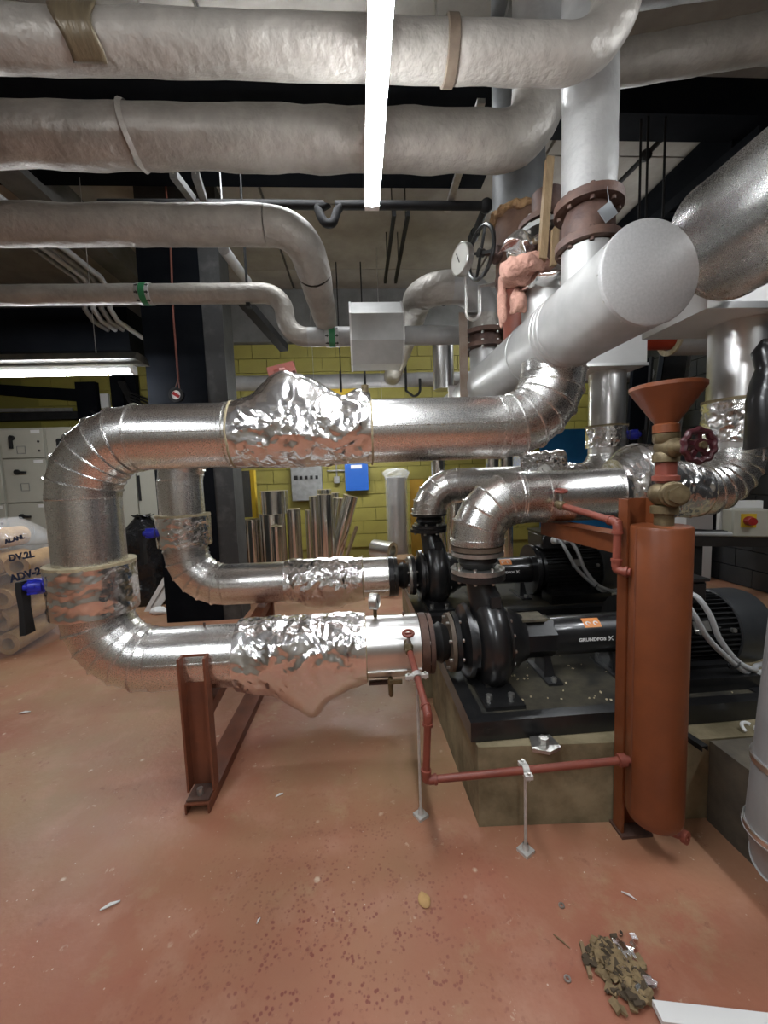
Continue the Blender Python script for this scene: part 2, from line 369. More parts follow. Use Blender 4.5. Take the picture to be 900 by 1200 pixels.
def gauge(parent, o, axis, r, name='pressure_gauge', body='steel'):
    o = Vector(o); a = Vector(axis).normalized()
    g = MB().lathe([(0, 0), (r, 0), (r, .035), (r*.93, .04), (r*.9, .034), (0, .034)], o, a, 28).build(name, body, parent)
    f = MB().cyl(o+a*.034, o+a*.036, r*.9, 28); f.build('dial_face', 'glass', g)
    _, e1, e2 = basis(a); MB().bar(o+a*.038-e1*r*.2, o+a*.038+(e1*.6+e2*.4)*r*.8, .005, .002, up=a).build('needle', 'black', g); return g
def text_mesh(body, size, bold=.0, sx=1.0):
    cu = bpy.data.curves.new('lettering', 'FONT'); cu.body = body; cu.size = size; cu.offset = bold; cu.align_x = 'CENTER'; cu.align_y = 'CENTER'; cu.resolution_u = 3
    o = bpy.data.objects.new('lettering', cu); C.objects.link(o); dg = bpy.context.evaluated_depsgraph_get(); me = bpy.data.meshes.new_from_object(o.evaluated_get(dg))
    bpy.data.objects.remove(o); bpy.data.curves.remove(cu)
    vs = [(v.co.x*sx, v.co.y) for v in me.vertices]; fs = [tuple(p.vertices) for p in me.polygons]; bpy.data.meshes.remove(me); return vs, fs
def text_on(parent, body, size, o, ex, ey, m, bold=0., sx=1., name='lettering'):
    vs, fs = text_mesh(body, size, bold, sx); o = Vector(o); ex = Vector(ex); ey = Vector(ey); b = MB(); b.add([o+ex*x+ey*y for x, y in vs], fs)
    return b.build(name, m, parent)
# ------------------------------------------------------------------ lit battens (lamps seen or inferred, then unseen ones added for light)
def batten(a, b, label, top=4.5, wires=(.15, .85), wd=.066, power=None):
    a = Vector(a); b = Vector(b); d = (b-a).normalized(); t = thing('light_batten', label, 'light', (a+b)/2, 'lit battens')
    side = d.cross(Vector((0, 0, 1))); up = Vector((0, 0, 1)); h = wd/2; prof = [(-h, 0), (-h*.95, -.02), (-h*.6, -.034), (0, -.04), (h*.6, -.034), (h*.95, -.02), (h, 0)]
    MB().prism([a+side*x+up*(z+.04) for x, z in prof], b-a).build('diffuser', 'tube', t)
    MB().bar(a+up*.06, b+up*.06, wd*.9, .04).build('housing', 'white', t)
    e = MB(); e.bar(a-d*.03+up*.04, a+up*.04, wd*.95, .075); e.build('end_cap', 'white', t)
    e = MB(); e.bar(b, b+d*.03+up*0+Vector((0, 0, 0)), wd*.95, .0); e = MB().bar(b+up*.04, b+d*.03+up*.04, wd*.95, .075); e.build('end_cap', 'white', t)
    for u in wires:
        p = a.lerp(b, u); q = Vector((p.x, p.y, top)); MB().tube([p+up*.08, q], .003, 6).build('suspension_wire', 'steel', t)
    return t
batten((.105, .36, 2.665), (.105, 1.85, 2.665), 'long lit white batten light hanging in front of the two highest lagged pipes', wires=(.1,))
b2 = batten((-3.62, 4.0, 2.53), (-2.08, 4.0, 2.53), 'lit white batten light under a dark reflector beside the black column', wires=(.2, .8), wd=.075)
# its reflector canopy
MB().prism([(-3.7, 3.86, 2.64), (-3.7, 4.14, 2.64), (-3.7, 4.08, 2.71), (-3.7, 3.92, 2.71)], (1.72, 0, 0)).build('reflector', 'blackdusty', b2)
batten((-1.9, -1.1, 2.9), (-1.9, .4, 2.9), 'unseen batten light added over the open floor left of the viewer')  # out of view, added to brighten the floor and the pipe fronts
batten((2.35, .2, 2.95), (2.35, 1.6, 2.95), 'unseen batten light added right of the viewer, beyond the second aluminium header')  # outside the frame, added so the right-hand machines catch light
batten((.1, -2.4, 2.9), (.1, -.9, 2.9), 'unseen batten light added in line behind the one hanging before the lagged pipes')  # behind the camera, added as fill for surfaces facing it
batten((1.9, 5.2, 3.75), (3.4, 5.2, 3.75), 'unseen batten light added over the back aisle behind the aluminium header', wires=(.2, .8))  # hidden by the header, added to light the right rear
batten((-1.2, 3.1, 4.05), (.3, 3.1, 4.05), 'unseen batten light added above the third lagged pipe', wires=(.2, .8))  # hidden by the second pipe, added to light the back wall
batten((-.85, 5.55, 2.30), (.65, 5.55, 2.30), 'lit white batten light low before the yellow wall, behind the large clad pipe', wires=(.2, .8))

# ------------------------------------------------------------------ setting
ZC = 4.5
struct(MB().box((-.9, 1.65, -.05), (11.3, 10.5, .1)).build('floor', 'floor'))
ce = struct(MB().box((-.9, 1.65, ZC+.09), (11.3, 10.5, .1)).build('ceiling', 'conc_grey'))
sl = MB().box((0, 0, 0), (2.77, .69, .06)).mesh('ceiling_slab'); sl.materials.append(M['ceil'])
for i in range(4):
    for j in range(8):
        inst(sl, 'ceiling_slab', ce, (-5.1+2.8*i, 1.55+.70*j, ZC+.02+random.uniform(-.004, .004)))
wb = struct(MB().box((-.9, 6.87, 2.25), (11.3, .1, 4.6)).build('wall_back', 'mortar'))
bl = MB().box((0, 0, 0), (.438, .05, .215)).mesh('block'); bl.materials.append(M['blockyellow'])
for k in range(15):
    z = .42+.225*k
    x = -1.75 if z < 1.45 else -5.0
    x += .225*(k % 2)
    while x < 4.45:
        inst(bl, 'block', wb, (x, 6.81+random.uniform(-.003, .003), z)); x += .448
MB().box((-.9, 6.76, 4.1), (11.2, .14, .82)).build('ring_beam', 'conc_grey', wb)
wr = struct(MB().box((4.72, 1.65, 2.25), (.1, 10.5, 4.6)).build('wall_right', 'blockblack'))
bk = MB().box((0, 0, 0), (.05, .438, .215)).mesh('block'); bk.materials.append(M['blockblack'])
for k in range(15):
    for j in range(8):
        inst(bk, 'block', wr, (4.66+random.uniform(-.003, .003), 3.3+.448*j+.224*(k % 2), .12+.225*k))
struct(MB().box((-6.5, 1.65, 2.25), (.1, 10.5, 4.6)).build('wall_left', 'wallplain'))
struct(MB().box((-.9, -3.55, 2.25), (11.3, .1, 4.6)).build('wall_front', 'wallplain'))
# white-painted nib of wall on the right
struct(MB().box((4.38, 5.05, .6), (.36, .3, 1.2)).build('trim_1', 'white'))
# downstand beams
struct(MB().box((3.1, 3.35, 4.36), (3.1, .26, .28)).build('trim_2', 'navy'))
struct(MB().box((-1.2, 3.95, 4.38), (5.0, .3, .25)).build('trim_3', 'navy'))
struct(MB().box((3.42, 5.1, 4.3), (.34, 3.3, .3)).build('trim_4', 'navy'))
struct(MB().box((-2.9, 4.2, 4.33), (.28, 4.9, .3)).build('trim_5', 'conc_grey'))
# column with its black board
col = thing('column', 'square concrete column faced with a tall black board, beside the grey cabinets', 'column', (-1.7, 4.55, 0))
MB().box((-1.725, 4.54, 2.25), (.79, .30, 4.5)).build('shaft', mat('dark_concrete', (.055, .055, .05), .8, 0, (.035, .035, .032), 5, bump=.2, bscale=30), col)
MB().box((-1.83, 4.372, 1.99), (.60, .03, 3.98)).build('black_board', 'navy', col)
MB().box((-1.43, 4.376, 1.99), (.20, .022, 3.98)).build('painted_strip', mat('speckled_dark_paint', (.035, .036, .036), .6, 0, (.09, .09, .085), 5, ramp=(.5, .75), bump=.1), col)

# concrete plinths
struct_pl = MB().prism([(.452, 1.556, 0), (1.41, 1.5, 0), (3.1, 1.5, 0), (3.1, 2.5, 0), (.425, 2.5, 0)], (0, 0, .36)).shake(.006, 5)
pl = tag(struct_pl.build('concrete_plinth', 'plinth', loc=(1.5, 2, 0)), 'low stained concrete plinth carrying the nearer black pump set', 'plinth')
pl2 = tag(MB().prism([(.36, 2.56, 0), (2.5, 2.56, 0), (2.5, 3.65, 0), (.36, 3.65, 0)], (0, 0, .47)).build('concrete_plinth', 'plinth', loc=(1.4, 3.1, 0)), 'taller concrete plinth carrying the farther black pump set', 'plinth')
pl3 = tag(MB().prism([(1.415, .35, 0), (3.1, .35, 0), (3.1, 1.495, 0), (1.415, 1.495, 0)], (0, 0, .355)).build('concrete_plinth', 'plinth_dark', loc=(2, 1, 0)), 'dark oily concrete plinth below the thick white-banded pipe', 'plinth')

# ------------------------------------------------------------------ overhead lagged pipes
# A: highest pipe
YA = 1.48
A = thing('lagged_pipe', 'highest lagged pipe, with brown tape patch and strap, turning up at its right end', 'pipe', (0, 1.42, 2.85))
za = 2.929; ra = .079
xa_ = at(722, 25, YA).x-.20
lagged(A, (-4.5, YA, za), (xa_, YA, za), ra, 'oldfoil')
e = smooth_elbow(A, (xa_, YA, za), (1, 0, 0), (0, 0, 1), .20, ra, 'oldfoil', lump=.006)
lagged(A, e, (e.x, YA, 4.48), ra, 'oldfoil')
MB().lathe([(ra+.002, 0), (ra+.009, .004), (ra+.009, .038), (ra+.002, .042)], (.345, YA, za), (1, 0, 0), 40).build('strap', 'strap', A)
b = MB(); rings = []
for i in range(25):
    v = i/24; g = R(-75+150*v)               # angle from the camera-facing front; up positive
    yy, zz = YA-math.cos(g)*(ra+.01), za+math.sin(g)*(ra+.01); py = proj((-.8, yy, zz))[1]; f_ = (py-15)/78
    x0 = at(60+34*f_+2*math.sin(9*v), py, yy).x; x1 = at(108+4*f_+24*f_*f_+3*math.sin(11*v), py, yy).x
    rings.append([Vector((x0+(x1-x0)*u/8, YA-math.cos(g)*(ra+.008+.003*random.random()), za+math.sin(g)*(ra+.008))) for u in range(9)])
vs = [p for r_ in rings for p in r_]; fs = [(i*9+k, i*9+k+1, i*9+k+10, i*9+k+9) for i in range(24) for k in range(8)]
b.add(vs, fs); tp = b.build('tape_patch', 'tape', A); sm = tp.modifiers.new('thickness', 'SOLIDIFY'); sm.thickness = .006
# C: second pipe
Cp = thing('lagged_pipe', 'second lagged pipe from the ceiling, just below the one with the brown tape patch', 'pipe', (0, 2.05, 3.1))
zc = 3.087; rc = .121
lagged(Cp, (-5.5, 2.05, zc), (.72, 2.05, zc), rc, 'oldfoil', .009)
e = smooth_elbow(Cp, (.72, 2.05, zc), (1, 0, 0), (0, 0, 1), .22, rc, 'oldfoil', lump=.009)
lagged(Cp, e, (e.x, 2.05, 4.48), rc, 'oldfoil_grey')
MB().lathe([(rc+.001, 0), (rc+.012, .01), (rc+.003, .03)], (-.98, 2.05, zc), (1, 0, .15), 40).shake(.004, 12).build('foil_seam', 'oldfoil', Cp)
# D: third pipe
D = thing('lagged_pipe', 'third lagged pipe from the ceiling, bending back onto the thin arrow-marked pipe', 'pipe', (-1, 2.6, 3.03))
zd = 3.03; rd = .111
lagged(D, (-5.5, 2.6, zd), (-.50, 2.6, zd), rd, 'oldfoil', .009)
pth = []
for k in range(13):
    u = k/12; p = (Vector((-.50, 2.6, zd))*(1-u)**2 + Vector((-.265, 2.6, zd+.01))*2*u*(1-u) + Vector((-.245, 2.88, zd-.15))*u*u); pth.append(p)
MB().tube(pth, rd, 36, False).shake(.009, 7).build('elbow', 'oldfoil', D)
q0 = pth[-1]; q1 = Vector((-.205, 3.3, 2.70))
MB().tube([q0.lerp(q1, k/10) for k in range(11)], [rd-(rd-.082)*k/10 for k in range(11)], 36, False).shake(.006, 7).build('pipe_section', 'oldfoil', D)
# E: thin pipe with swan neck
Ep = thing('lagged_pipe', 'thin lagged pipe with green arrow bands, dropping in a swan neck', 'pipe', (-1, 3.3, 2.9))
ze, zf, re_ = 2.945, 2.612, .073
lagged(Ep, (-6.3, 3.3, ze), (-.69, 3.3, ze), re_, 'oldfoil', .003)
e = smooth_elbow(Ep, (-.69, 3.3, ze), (1, 0, 0), (0, 0, -1), .165, re_, 'oldfoil', lump=.003)
e = smooth_elbow(Ep, e, (0, 0, -1), (1, 0, 0), .168, re_, 'oldfoil', lump=.003)
lagged(Ep, e, (.93, 3.3, zf), re_, 'oldfoil_grey', .003)
def arrow_band(x, z):
    r_ = re_+.004
    MB().lathe([(r_-.003, -.055), (r_, -.05), (r_, .05), (r_-.003, .055)], (x, 3.3, z), (1, 0, 0), 28).build('arrow_band', 'whitefoil', Ep)
    MB().lathe([(r_, -.024), (r_+.002, -.022), (r_+.002, .022), (r_, .024)], (x, 3.3, z), (1, 0, 0), 28).build('green_stripe', 'green', Ep)
    for sx in (-.038, .038):
        for g in (-55, -12, 30, 70):
            g = R(g); c = Vector((x+sx, 3.3-math.cos(g)*(r_+.001), z+math.sin(g)*(r_+.001))); ey = Vector((0, math.sin(g), math.cos(g))); ex = Vector((1, 0, 0))
            MB().add([c+ex*a_+ey*b_ for a_, b_ in ((-.014, -.006), (0, -.006), (0, -.014), (.014, 0), (0, .014), (0, .006), (-.014, .006))], [(0, 1, 2, 3, 4, 5, 6)]).build('arrow', 'black', Ep)
arrow_band(-1.565, ze); arrow_band(-.165, zf)
o8 = [(math.cos(R(22.5+45*k)), math.sin(R(22.5+45*k))) for k in range(8)]
MB().prism([(-.02, 3.3+x*.26, 2.60+z*.25) for x, z in o8], (.40, 0, 0)).build('valve_box', 'header', Ep)
for x in (-.024, .37):
    MB().prism([(x, 3.3+a_*.265, 2.60+z*.255) for a_, z in o8], (.014, 0, 0)).build('box_rim', 'clad_smooth', Ep)
MB().box((-.80, 3.3, ze-.09), (.03, .05, .03)).cyl((-.80, 3.3, ze), (-.80, 3.3, 4.5), .006, 8).build('hanger', 'blackmatte', Ep)
# B: pipe at upper right
B = thing('lagged_pipe', 'wide lagged pipe running to the right above the dark downstand beam', 'pipe', (2, 2.4, 3.8))
lagged(B, (1.0, 2.75, 3.97), (4.6, 1.72, 3.75), .108, 'oldfoil', .006)
MB().ring((2.45, 2.335, 3.881), (2.5, 2.32, 3.878), .10, .117).build('foil_band', 'oldfoil_grey', B)
B2 = thing('lagged_pipe', 'grey lagged pipe nearest the ceiling above the wide right-hand pipe', 'pipe', (2.5, 3.0, 4.3))
lagged(B2, (1.4, 2.6, 4.36), (4.6, 2.0, 4.33), .12, 'oldfoil_grey', .006)

# risers from the first header ------------------------------------------------------------------
HX, HZ, HR = .988, 2.14, .168
R2 = thing('riser_pipe', 'pale foil riser over a rusty flanged valve, nearest the header end cap', 'pipe', (HX, 1.70, 2.3))
lagged(R2, (HX, 1.70, 2.60), (HX, 1.70, 4.48), .104, 'whitefoil', .004)
MB().cyl((HX, 1.70, 2.25), (HX, 1.70, 2.40), .102, 40).build('branch_stub', 'header', R2)
flange(R2, (HX, 1.70, 2.405), (0, 0, 1), .02, .128, .03, 'rust', 8, 'rust')
MB().lathe([(.02, 0), (.085, 0), (.10, .04), (.10, .09), (.085, .13), (.02, .13)], (HX, 1.70, 2.43), (0, 0, 1), 32).build('valve_body', 'rust', R2)
flange(R2, (HX, 1.70, 2.555), (0, 0, 1), .02, .132, .035, 'rust', 8, 'rust')
MB().bar((HX-.025, 1.565, 2.455), (HX+.022, 1.565, 2.49), .055, .004, up=(0, 1, 0)).tube([(HX, 1.56, 2.50), (HX-.003, 1.57, 2.57)], .0015, 6).build('identity_tag', 'tagmetal', R2)
R3 = thing('valve_stub', 'short valve stub on the header wrapped in torn pink glass wool', 'valve', (HX, 2.06, 2.3))
MB().cyl((HX, 2.06, 2.24), (HX, 2.06, 2.48), .125, 40).build('branch_stub', 'header', R3)
MB().cyl((HX, 2.06, 2.48), (HX, 2.06, 2.64), .10, 32).build('valve_body', 'rust', R3)
flange(R3, (HX, 2.06, 2.66), (0, 0, 1), .03, .145, .022, 'greysteel', 8)
flange(R3, (HX, 2.06, 2.70), (0, 0, 1), .03, .14, .025, 'rust', 8)
MB().cyl((HX, 2.06, 2.68), (HX, 2.06, 2.86), .075, 24).build('bonnet', 'rust', R3)
def wool(parent, c, sc, seed, m='pink', name='glass_wool', amp=.055):
    b = MB().ball(c, 1, 40, 26, sc); c = Vector(c)
    for i, p in enumerate(b.v):
        d = p-c; q = Vector((d.x*9, d.y*9, d.z*26+d.x*6))+Vector((seed, 0, 0))
        b.v[i] = p + d.normalized()*(amp*(noise.noise(q)+.5*noise.noise(p*30))) + Vector((0, 0, -.06*abs(noise.noise(p*8))))
    return b.build(name, m, parent, sharp=80)
wool(R3, at(617, 312, 1.95), (.115, .10, .055), 1., amp=.04); wool(R3, at(588, 350, 2.1), (.022, .03, .13), 5., amp=.025); wool(R3, at(607, 352, 2.05), (.035, .04, .055), 9., amp=.03)
wf = MB().ball(at(612, 288, 2.0), 1, 40, 20, (.09, .09, .03)); wf.shake(.05, 14).build('torn_foil', 'foil', R3, sharp=60)
wf = MB().ball(at(640, 334, 1.98), 1, 40, 20, (.12, .12, .025)); wf.shake(.04, 16).build('torn_foil', 'foil', R3, sharp=60)
R1 = thing('riser_pipe', 'dark grey lagged riser with its lagging cut short over bare rusty pipe', 'pipe', (HX, 2.42, 2.3))
lagged(R1, (HX, 2.42, 2.97), (HX, 2.42, 4.48), .145, 'darklag', .004)
MB().cyl((HX, 2.42, 2.62), (HX, 2.42, 2.99), .132, 36).build('bare_pipe', mat('rusted_pipe', (.13, .07, .04), .75, 0, (.08, .04, .025), 8, bump=.4, bscale=30), R1)
MB().torus((HX, 2.42, 2.965), (0, 0, 1), .138, .02, 60, 10).shake(.025, 25).build('frayed_edge', 'fluff', R1, sharp=80)
MB().cyl((HX, 2.42, 2.25), (HX, 2.42, 2.62), .09, 36).build('red_pipe', mat('red_brown_pipe', (.22, .055, .03), .55, 0, (.15, .04, .025), 9, bump=.1), R1)
MB().lathe([(0, 0), (.12, 0), (.14, .06), (.12, .16), (0, .16)], (HX, 2.42, 2.56), (0, 0, 1), 28).build('valve_body', 'rust', R1)
st = MB().cyl((.90, 2.40, 2.755), (.745, 2.40, 2.765), .014, 12).lathe([(.015, 0), (.045, .01), (.05, .05), (.03, .08)], (.89, 2.40, 2.755), (-1, 0, 0), 16); st.build('stem', 'rust', R1)
handwheel(R1, (.755, 2.40, 2.765), (1, .25, 0), .135, 'black', 4)
gp = gauge(R1, (.665, 2.42, 2.735), (-.93, -.36, 0), .088)
MB().tube([(.675, 2.44, 2.735), (.675, 2.44, 2.45)] + arc((.715, 2.44, 2.45), (-1, 0, 0), (0, 0, -1), .04, 8, 0, 180) + [(.755, 2.44, 2.60), (.90, 2.44, 2.62)], .010, 10).build('siphon_tube', 'steel', R1)
L = thing('lagged_pipe', 'grey lagged pipe arching off the far end of the header towards the back wall', 'pipe', (.7, 3.1, 2.9))
MB().cyl((HX, 3.08, 2.2), (HX, 3.08, 2.42), .11, 32).build('branch_stub', 'header', L)
flange(L, (HX, 3.08, 2.42), (0, 0, 1), .05, .17, .03, 'rust'); MB().cyl((HX, 3.08, 2.45), (HX, 3.08, 2.52), .12, 24).build('valve_body', 'rust', L); flange(L, (HX, 3.08, 2.52), (0, 0, 1), .05, .17, .03, 'rust')
lagged(L, (HX, 3.08, 2.55), (HX, 3.08, 2.66), .115, 'oldfoil', .004)
zl = 2.88
smooth_elbow(L, (HX, 3.08, 2.66), (0, 0, 1), (-1, 0, 0), zl-2.66, .115, 'oldfoil_grey')
lagged(L, (HX-.22, 3.08, zl), (.74, 3.08, zl), .115, 'oldfoil_grey')
e = smooth_elbow(L, (.74, 3.08, zl), (-1, 0, 0), (0, 1, 0), .22, .115, 'oldfoil')
lagged(L, e, (.52, 5.75, zl), .115, 'oldfoil', .007)
MB().box((.585, 3.55, zl-.03), (.02, .10, .10)).shake(.02, 20).build('black_patch', 'blackmatte', L)
BH = thing('lagged_pipe', 'grey lagged pipe running level along the yellow back wall', 'pipe', (0, 5.9, 2.9))
lagged(BH, (-1.8, 5.9, 2.87), (4.4, 5.9, 2.87), .10, 'oldfoil_grey', .005)
for x in (-.2, .14): MB().bar((x, 5.79, 2.98), (x, 5.79, 2.70), .03, .03).cyl((x, 5.9, 2.96), (x, 5.9, 4.5), .008, 8).build('hanger', 'blackmatte', BH)
MB().tube([(.92, 5.8, 2.86), (.92, 5.8, 2.72)] + arc((.82, 5.8, 2.72), (1, 0, 0), (0, 0, -1), .10, 8, 0, 90)[1:] + [(.72, 5.8, 2.70), (.72, 5.8, 3.2)], .018, 10).build('siphon_tube', 'blackmatte', BH)
MB().lathe([(0, 0), (.11, 0), (.11, .05), (0, .055)], (.72, 5.80, 3.28), (-.5, -.86, 0), 24).build('pressure_gauge', 'greysteel', BH)
V = tag(MB().cyl((1.0, 4.6, 2.45), (1.0, 4.6, 3.05), .115, 32).build('pipe_stub', 'clad_smooth', loc=(1.0, 4.6, 2.45)), 'short plain aluminium stub pipe behind the far end of the header', 'pipe')
BR = thing('steel_bracket', 'rusty flat steel bracket strap hanging at the far end of the header', 'bracket', (.8, 3.0, 2.4))
MB().bar((.80, 2.98, 2.66), (.80, 2.98, 2.05), .06, .012, up=(0, 1, 0)).build('strap', mat('dull_rusty_strap', (.25, .2, .16), .6, .3, (.18, .12, .08), 8), BR)
MB().bar((.80, 2.98, 2.66), (.93, 2.98, 2.66), .05, .012).build('arm', 'greysteel', BR)
# ------------------------------------------------------------------ headers
H1 = thing('header_pipe', 'big dull aluminium header running away from its round flat end', 'pipe', (HX, 2.4, HZ))
clad_pipe(H1, (HX, 1.34, HZ), (HX, 4.15, HZ), HR, 'header', None, (.48, .52, .56, .86, 1.96, 2.3))
MB().lathe([(0, 0), (HR-.004, 0), (HR+.002, .004), (HR+.002, .02), (HR-.006, .022)], (HX, 1.328, HZ), (0, 1, 0), 56).build('end_cap', 'header_cap', H1)
MB().box((HX-.10, 3.45, HZ-.06), (.20, .02, .34)).build('saddle_plate', 'clad_smooth', H1)
b = MB()
for g in range(12): b.cyl((HX+math.cos(g*PI/6)*(HR+.001), 1.35, HZ+math.sin(g*PI/6)*(HR+.001)), (HX+math.cos(g*PI/6)*(HR+.004), 1.35, HZ+math.sin(g*PI/6)*(HR+.004)), .004, 6)
b.build('rivets', 'steel', H1)
H2 = thing('header_pipe', 'bright embossed aluminium header, nearer and higher, running out past the viewer', 'pipe', (1.56, .6, 2.43))
clad_pipe(H2, (1.56, -1.2, 2.43), (1.56, 1.68, 2.43), .24, 'clad', -25, (1.2, 2.86))
bx = thing('insulated_box', 'flat pale sheet-metal box at the head of the nearer riser, under the brighter header', 'box', (2.05, 2.0, 2.2))
ws = mat('white_sheet', (.68, .68, .66), .45, .2, (.6, .6, .58), 3)
MB().box((2.1, 2.0, 2.29), (1.0, .42, .17)).build('casing', ws, bx); MB().box((2.1, 1.785, 2.215), (1.02, .012, .03)).build('edge_trim', 'clad_smooth', bx)
bx2 = thing('insulated_box', 'white square sheet-metal box on the farther riser below the first header', 'box', (1.85, 3.0, 2.2))
MB().box((1.79, 3.0, 2.36), (.54, .42, .29)).build('casing', ws, bx2); MB().box((1.79, 2.79, 2.225), (.56, .014, .02)).build('edge_trim', 'clad_smooth', bx2)
# cut lagging and red pipe behind the boxes
rp = thing('lagged_pipe', 'red pipe entering grey lagging with a cut yellow edge, between the two sheet-metal boxes', 'pipe', (2.6, 3.6, 2.6))
RZ = at(800, 396, 3.6).z; RX = at(784, 396, 3.6).x
MB().cyl((RX-.75, 3.6, RZ), (RX+.1, 3.6, RZ), .10, 24).build('red_pipe', mat('bright_red_pipe', (.30, .03, .01), .5), rp)
MB().ring((RX, 3.6, RZ), (RX+.02, 3.6, RZ), .11, .155).build('cut_edge', 'seal', rp)
lagged(rp, (RX+.02, 3.6, RZ), (4.6, 3.6, RZ), .15, 'oldfoil_grey', .003)
# ------------------------------------------------------------------ new aluminium-clad pipework
r1 = .153; ZU, ZL = 1.722, .630; XL = -1.31
def lever(parent, o, out, m='bluep'):
    o = Vector(o); a = Vector(out).normalized()
    k = MB().lathe([(0, 0), (.032, 0), (.036, .012), (.036, .05), (.028, .06), (.018, .062), (.018, .08), (0, .08)], o, a, 20)
    for g in range(6): k.bar(o+a*.012+Vector((0, math.cos(g), math.sin(g)))*.036, o+a*.05+Vector((0, math.cos(g), math.sin(g)))*.036, .01, .008)
    v = k.build('valve_lever', m, parent)
    p = o+a*.072
    MB().prism([p+Vector((0, y, z)) for y, z in ((-.022, .03), (.022, .03), (.026, -.02), (.020, -.10), (.030, -.22), (-.030, -.22), (-.020, -.10), (-.026, -.02))], a*.022).build('grip', 'blackmatte', v)
def collar(parent, o, r, h, m='foil', seed=0.):
    o = Vector(o)
    c = wrap(parent, o, o+Vector((0, 0, h)), r, [], 'foil', (0, 1, 0), .007, 36, 120, 'foil_collar', seed=seed, freq=2.4)
    MB().ring(o+Vector((0, 0, h-.006)), o+Vector((0, 0, h+.008)), r-.035, r+.002, 48).shake(.004, 20).build('insulation_edge', 'seal', c); return c
def suction(dx, dy, zu, zl, label, r, Rtop, first):
    X1, Y = XL+dx, 2.0+dy
    t = thing('insulated_pipe', label, 'pipe', (X1, Y, zl))
    top = zu+Rtop; xh = HX
    clad_pipe(t, (xh, Y, HZ-.10), (xh, Y, top), r*.99, 'clad', 200 if first else None)
    e = gores(t, (xh, Y, top), (0, 0, -1), (-1, 0, 0), Rtop, r, 6)
    xa, xb = (.07, -.585) if first else (.3, .3)
    clad_pipe(t, e, (xa, Y, zu), r, 'clad', -86, (.02,))
    if first:
        wr_ = wrap(t, (xb, Y, zu), (xa, Y, zu), r+.006, [(.48, 0, .105, .24, 34), (.30, 0, .06, .16, 40), (.93, -5, .045, .09, 30)], amp=.016, seed=3.)
        for x in (xb, xa): MB().ring((x-.004, Y, zu), (x+.004, Y, zu), r-.01, r+.010, 48).shake(.004, 20).build('insulation_edge', 'seal', wr_)
        hd = MB().cyl((-.335, Y, zu+.20), (-.355, Y, zu+.30), .045, 8, .038).bar((-.41, Y, zu+.285), (-.285, Y, zu+.315), .05, .045)
        hd.build('valve_handle', 'redhandle', t)
        MB().cyl((.045, Y-.03, zu+.14), (.045, Y-.03, zu+.215), .018, 12).build('test_point', 'brass', t)
    else: xb = xa
    Rl = .28
    clad_pipe(t, (xb, Y, zu), (X1+Rl, Y, zu), r, 'clad', -86, (.03,))
    e = gores(t, (X1+Rl, Y, zu), (-1, 0, 0), (0, 0, -1), Rl, r, 6)
    zb = zl+.275
    clad_pipe(t, e, (X1, Y, zb), r*.985, 'clad', -110)
    c = collar(t, (X1, Y, zl+(.265 if first else .31)), r+.033, .235 if first else .22, seed=dy)
    lever(t, (X1-r-.03, Y-.06, zl+.265+.15), (-1, -.25, 0))
    e = gores(t, (X1, Y, zb), (0, 0, -1), (1, 0, 0), .275, r, 6)
    x0 = X1+.275; wx0, wx1, xe = (-.63, .0, .27) if first else (-.575, .0, .19)
    clad_pipe(t, (x0, Y, zl), (wx0, Y, zl), r, 'clad', 80)
    bump = [(.52, 180, .105, .30, 40), (.56, 180, .06, .10, 26)] if first else [(.55, 180, .06, .3, 45)]
    wr_ = wrap(t, (wx0, Y, zl), (wx1, Y, zl), r+(.022 if first else .012), bump, amp=.017, seed=11.+dy)
    MB().ring((wx1-.003, Y, zl), (wx1+.004, Y, zl), r-.01, r+.018, 48).shake(.004, 20).build('insulation_edge', 'seal', wr_)
    clad_pipe(t, (wx1, Y, zl), (xe, Y, zl), r, 'clad_smooth' if first else 'clad', 118)
    fm = 'rust' if first else 'black'
    flange(t, (xe+.004, Y, zl), (1, 0, 0), .06, r+.002, .038, fm, 8)
    flange(t, (xe+.047, Y, zl), (1, 0, 0), .06, r-.002, .022, fm, 0)
    MB().lathe([(.075, 0), (.085, .015), (.105, .045), (.085, .08), (.075, .09)], (xe+.069, Y, zl), (1, 0, 0), 32).build('rubber_connector', 'rubber', t)
    flange(t, (xe+.155, Y, zl), (1, 0, 0), .06, r-.006, .020, 'strap' if first else 'steel', 8)
    if first:
        g = MB().cyl((.055, Y, zl+r), (.055, Y, zl+r+.05), .010, 10); g.build('gauge_stem', 'brass', t)
        gauge(t, (.055-.02, Y, zl+r+.085), (1, -.35, 0), .042)
        MB().lathe([(.010, 0), (.014, .02), (.012, .09), (.006, .10)], (.115, Y-.12, zl-.11), (0, 0, -1), 12).bar((.11, Y-.14, zl-.125), (.17, Y-.14, zl-.125), .012, .02).build('drain_cock', 'brass', t)
        MB().box((.06, Y-.06, zl-r-.012), (.10, .03, .012)).build('name_strip', 'rust', t)
        for x in (-.80, .20): MB().cyl((x, Y, zl+r-.005), (x, Y, zl+r+.02), .006, 8).build('pipe_stud', 'rust', t)
    return t
S1 = suction(0, 0, ZU, ZL, 'large shiny clad pipe nearest the viewer, looping round and crossing the whole middle', r1, .265, True)
S2 = suction(.02, 1.0, 1.80, .738, 'shiny clad pipe loop standing behind the large one, in front of the black column', .150, .25, False)

